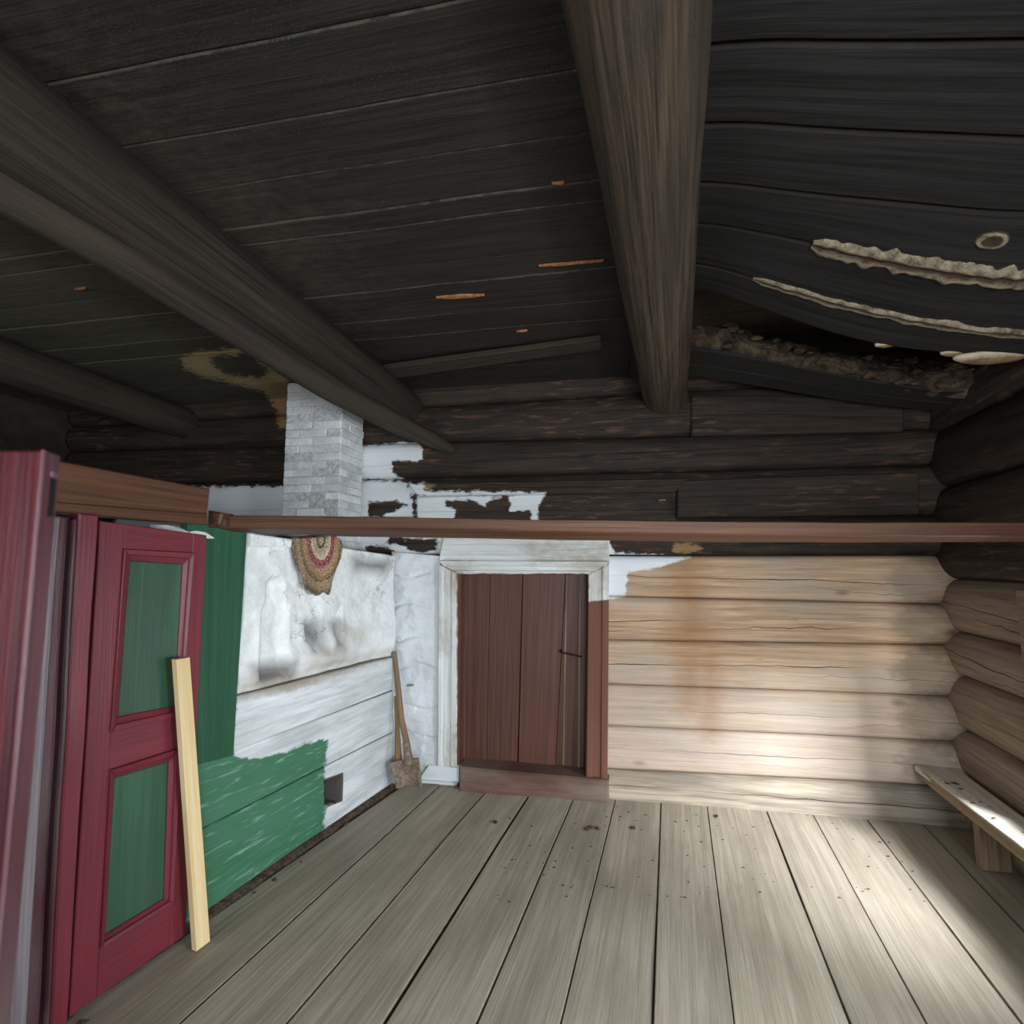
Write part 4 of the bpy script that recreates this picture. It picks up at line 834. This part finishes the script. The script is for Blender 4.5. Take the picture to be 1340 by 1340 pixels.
# shovel
Ys=3.70
sh=empty('shovel',tuple(onY(532,1030,Ys)*A3(1,1,0)),label='old square-bladed shovel with wooden handle standing in the white corner',cat='shovel')
hp=[onY(516,853,Ys+.08),onY(520,890,Ys+.07),onY(525,940,Ys+.04),onY(533,975,Ys+.02),onY(536,994,Ys)]
tube('shaft',hp,[.017,.021,.022,.023,.02],M['handle'],sh,12,.05,.03,caps=.006)
tube('socket',[onY(531,972,Ys+.015),onY(535,1000,Ys-.004)],[.024,.03],M['blade'],sh,12,.03,.02,caps=.006)
bl=[(512,997),(522,993),(537,992),(548,992),(549,1005),(552,1028),(546,1030),(533,1031),(520,1031),(515,1020)]
a_=np.array([onY(x,y,Ys) for x,y in ((512,996),(548,991),(552,1028),(519,1031))])
slab('blade',list(a_),(0,.006,0),M['blade'],sh,16,16,'v',.003,disp=lambda P:-.022*(1-((P[:,0]-a_[:,0].mean())/.1)**2)*-1-.02+nz(P,25.,1.)*.006)
o=tube('split_stake',[onY(517,912,Ys+.12),onY(520,950,Ys+.11),onY(521,994,Ys+.09),onY(521,1022,Ys+.08)],[.010,.016,.026,.026],M['yellowwood'],None,9,.5,.02,caps=.008); tag(o,'broken yellow split stake standing behind the shovel in the corner','stake')
o=tube('red_stick',[onY(530,955,Ys+.1),onY(538,992,Ys+.06),onY(541,1018,Ys+.04)],[.012,.014,.014],M['reddoor'],None,9,.1,.02,caps=.006); tag(o,'short reddish stick half hidden behind the shovel blade socket','stick')
# bench
bz=.35; f0=onZ(1201,1003,bz); f1=onZ(1340,1110,bz); fd=(f0-f1)/np.linalg.norm(f0-f1)
fa=f0; fb=f0-fd*4.2
wall_at=lambda Y:2.19-(WY+.03-Y)*math.tan(SK)-.125
ba=A3(wall_at(WY-.02)+.02,WY-.03,bz); bb_=A3(wall_at(fb[1]),fb[1],bz)
bn=empty('wall_bench',tuple(fa*A3(1,1,0)),label='low pale plank bench along the right log wall with brown front edge',cat='bench')
slab('seat_plank',[A3(fa[0],WY-.05,bz),ba,bb_,fb],(0,0,-.035),M['bench'],bn,4,60,'v',.004,wob=.003)
side_=A3(-fd[1],fd[0],0); side_=side_/np.linalg.norm(side_)
e0=fa+side_*.004-fd*.16; e1=fb+side_*.004
slab('front_edge',[e0+up*-.004,e1+up*-.004,e1-up*.062,e0-up*.062],-side_*.03,M['benchedge'],bn,20,2,'u',.003)
e2=fa+side_*.002
slab('front_edge',[e2+up*-.001,e0+up*-.001,e0-up*.014,e2-up*.014],-side_*.03,M['benchedge'],bn,2,1,'u',.002); slab('front_edge',[e2-up*.04,e0-up*.04,e0-up*.062,e2-up*.05],-side_*.03,M['benchedge'],bn,2,1,'u',.002)
for k in (.45,1.6,3.0):
    c_=fa-fd*k-side_*.12; slab('leg',[c_+A3(-.05,-.025,bz-.036),c_+A3(.09,-.025,bz-.036),c_+A3(.09,-.025,-bz*1),c_+A3(-.05,-.025,-bz*1)],(0,.045,0),M['benchedge'],bn,1,1,'v',.003) if False else box('leg',(c_[0]-.05,c_[1]-.025,.002),(c_[0]+.09,c_[1]+.02,bz-.036),M['benchedge'],bn,grain=2)
# litter
parts=[]
def bit(p,r,i,sq=(1.6,1,.4)): parts.append(ico_lump(p+A3(0,0,r*.3),r,sq,i,6,.9))
for i in range(120):
    x=random.uniform(640,1230); y=random.uniform(1055,1180); p_=onZ(x,y,.002); bit(p_,random.choice([.002,.003,.004,.005]),i)
for i,(x,y) in enumerate(((829,1083),(773,1083),(768,1085),(782,1084),(937,1068),(648,1076))): bit(onZ(x,y,.002),.014,i+300,(1.2,1.6,.4))
tag(joined('floor_litter',parts,M['dirt']),'scattered dark crumbs and chips on the grey floor boards','litter',kind='stuff')
parts=[]
for i in range(90):
    k=random.uniform(.2,2.2); s_=random.uniform(.02,.3); p_=fa-fd*k-side_*s_; p_=A3(p_[0],p_[1],bz+.001)
    if p_[0]<wall_at(p_[1])-.02: bit(p_,random.choice([.003,.004,.006,.009]),i+50,(1.8,1,.35))
tag(joined('bench_litter',parts,M['dirt']),'small dark flakes lying on the pale wall bench','litter',kind='stuff')
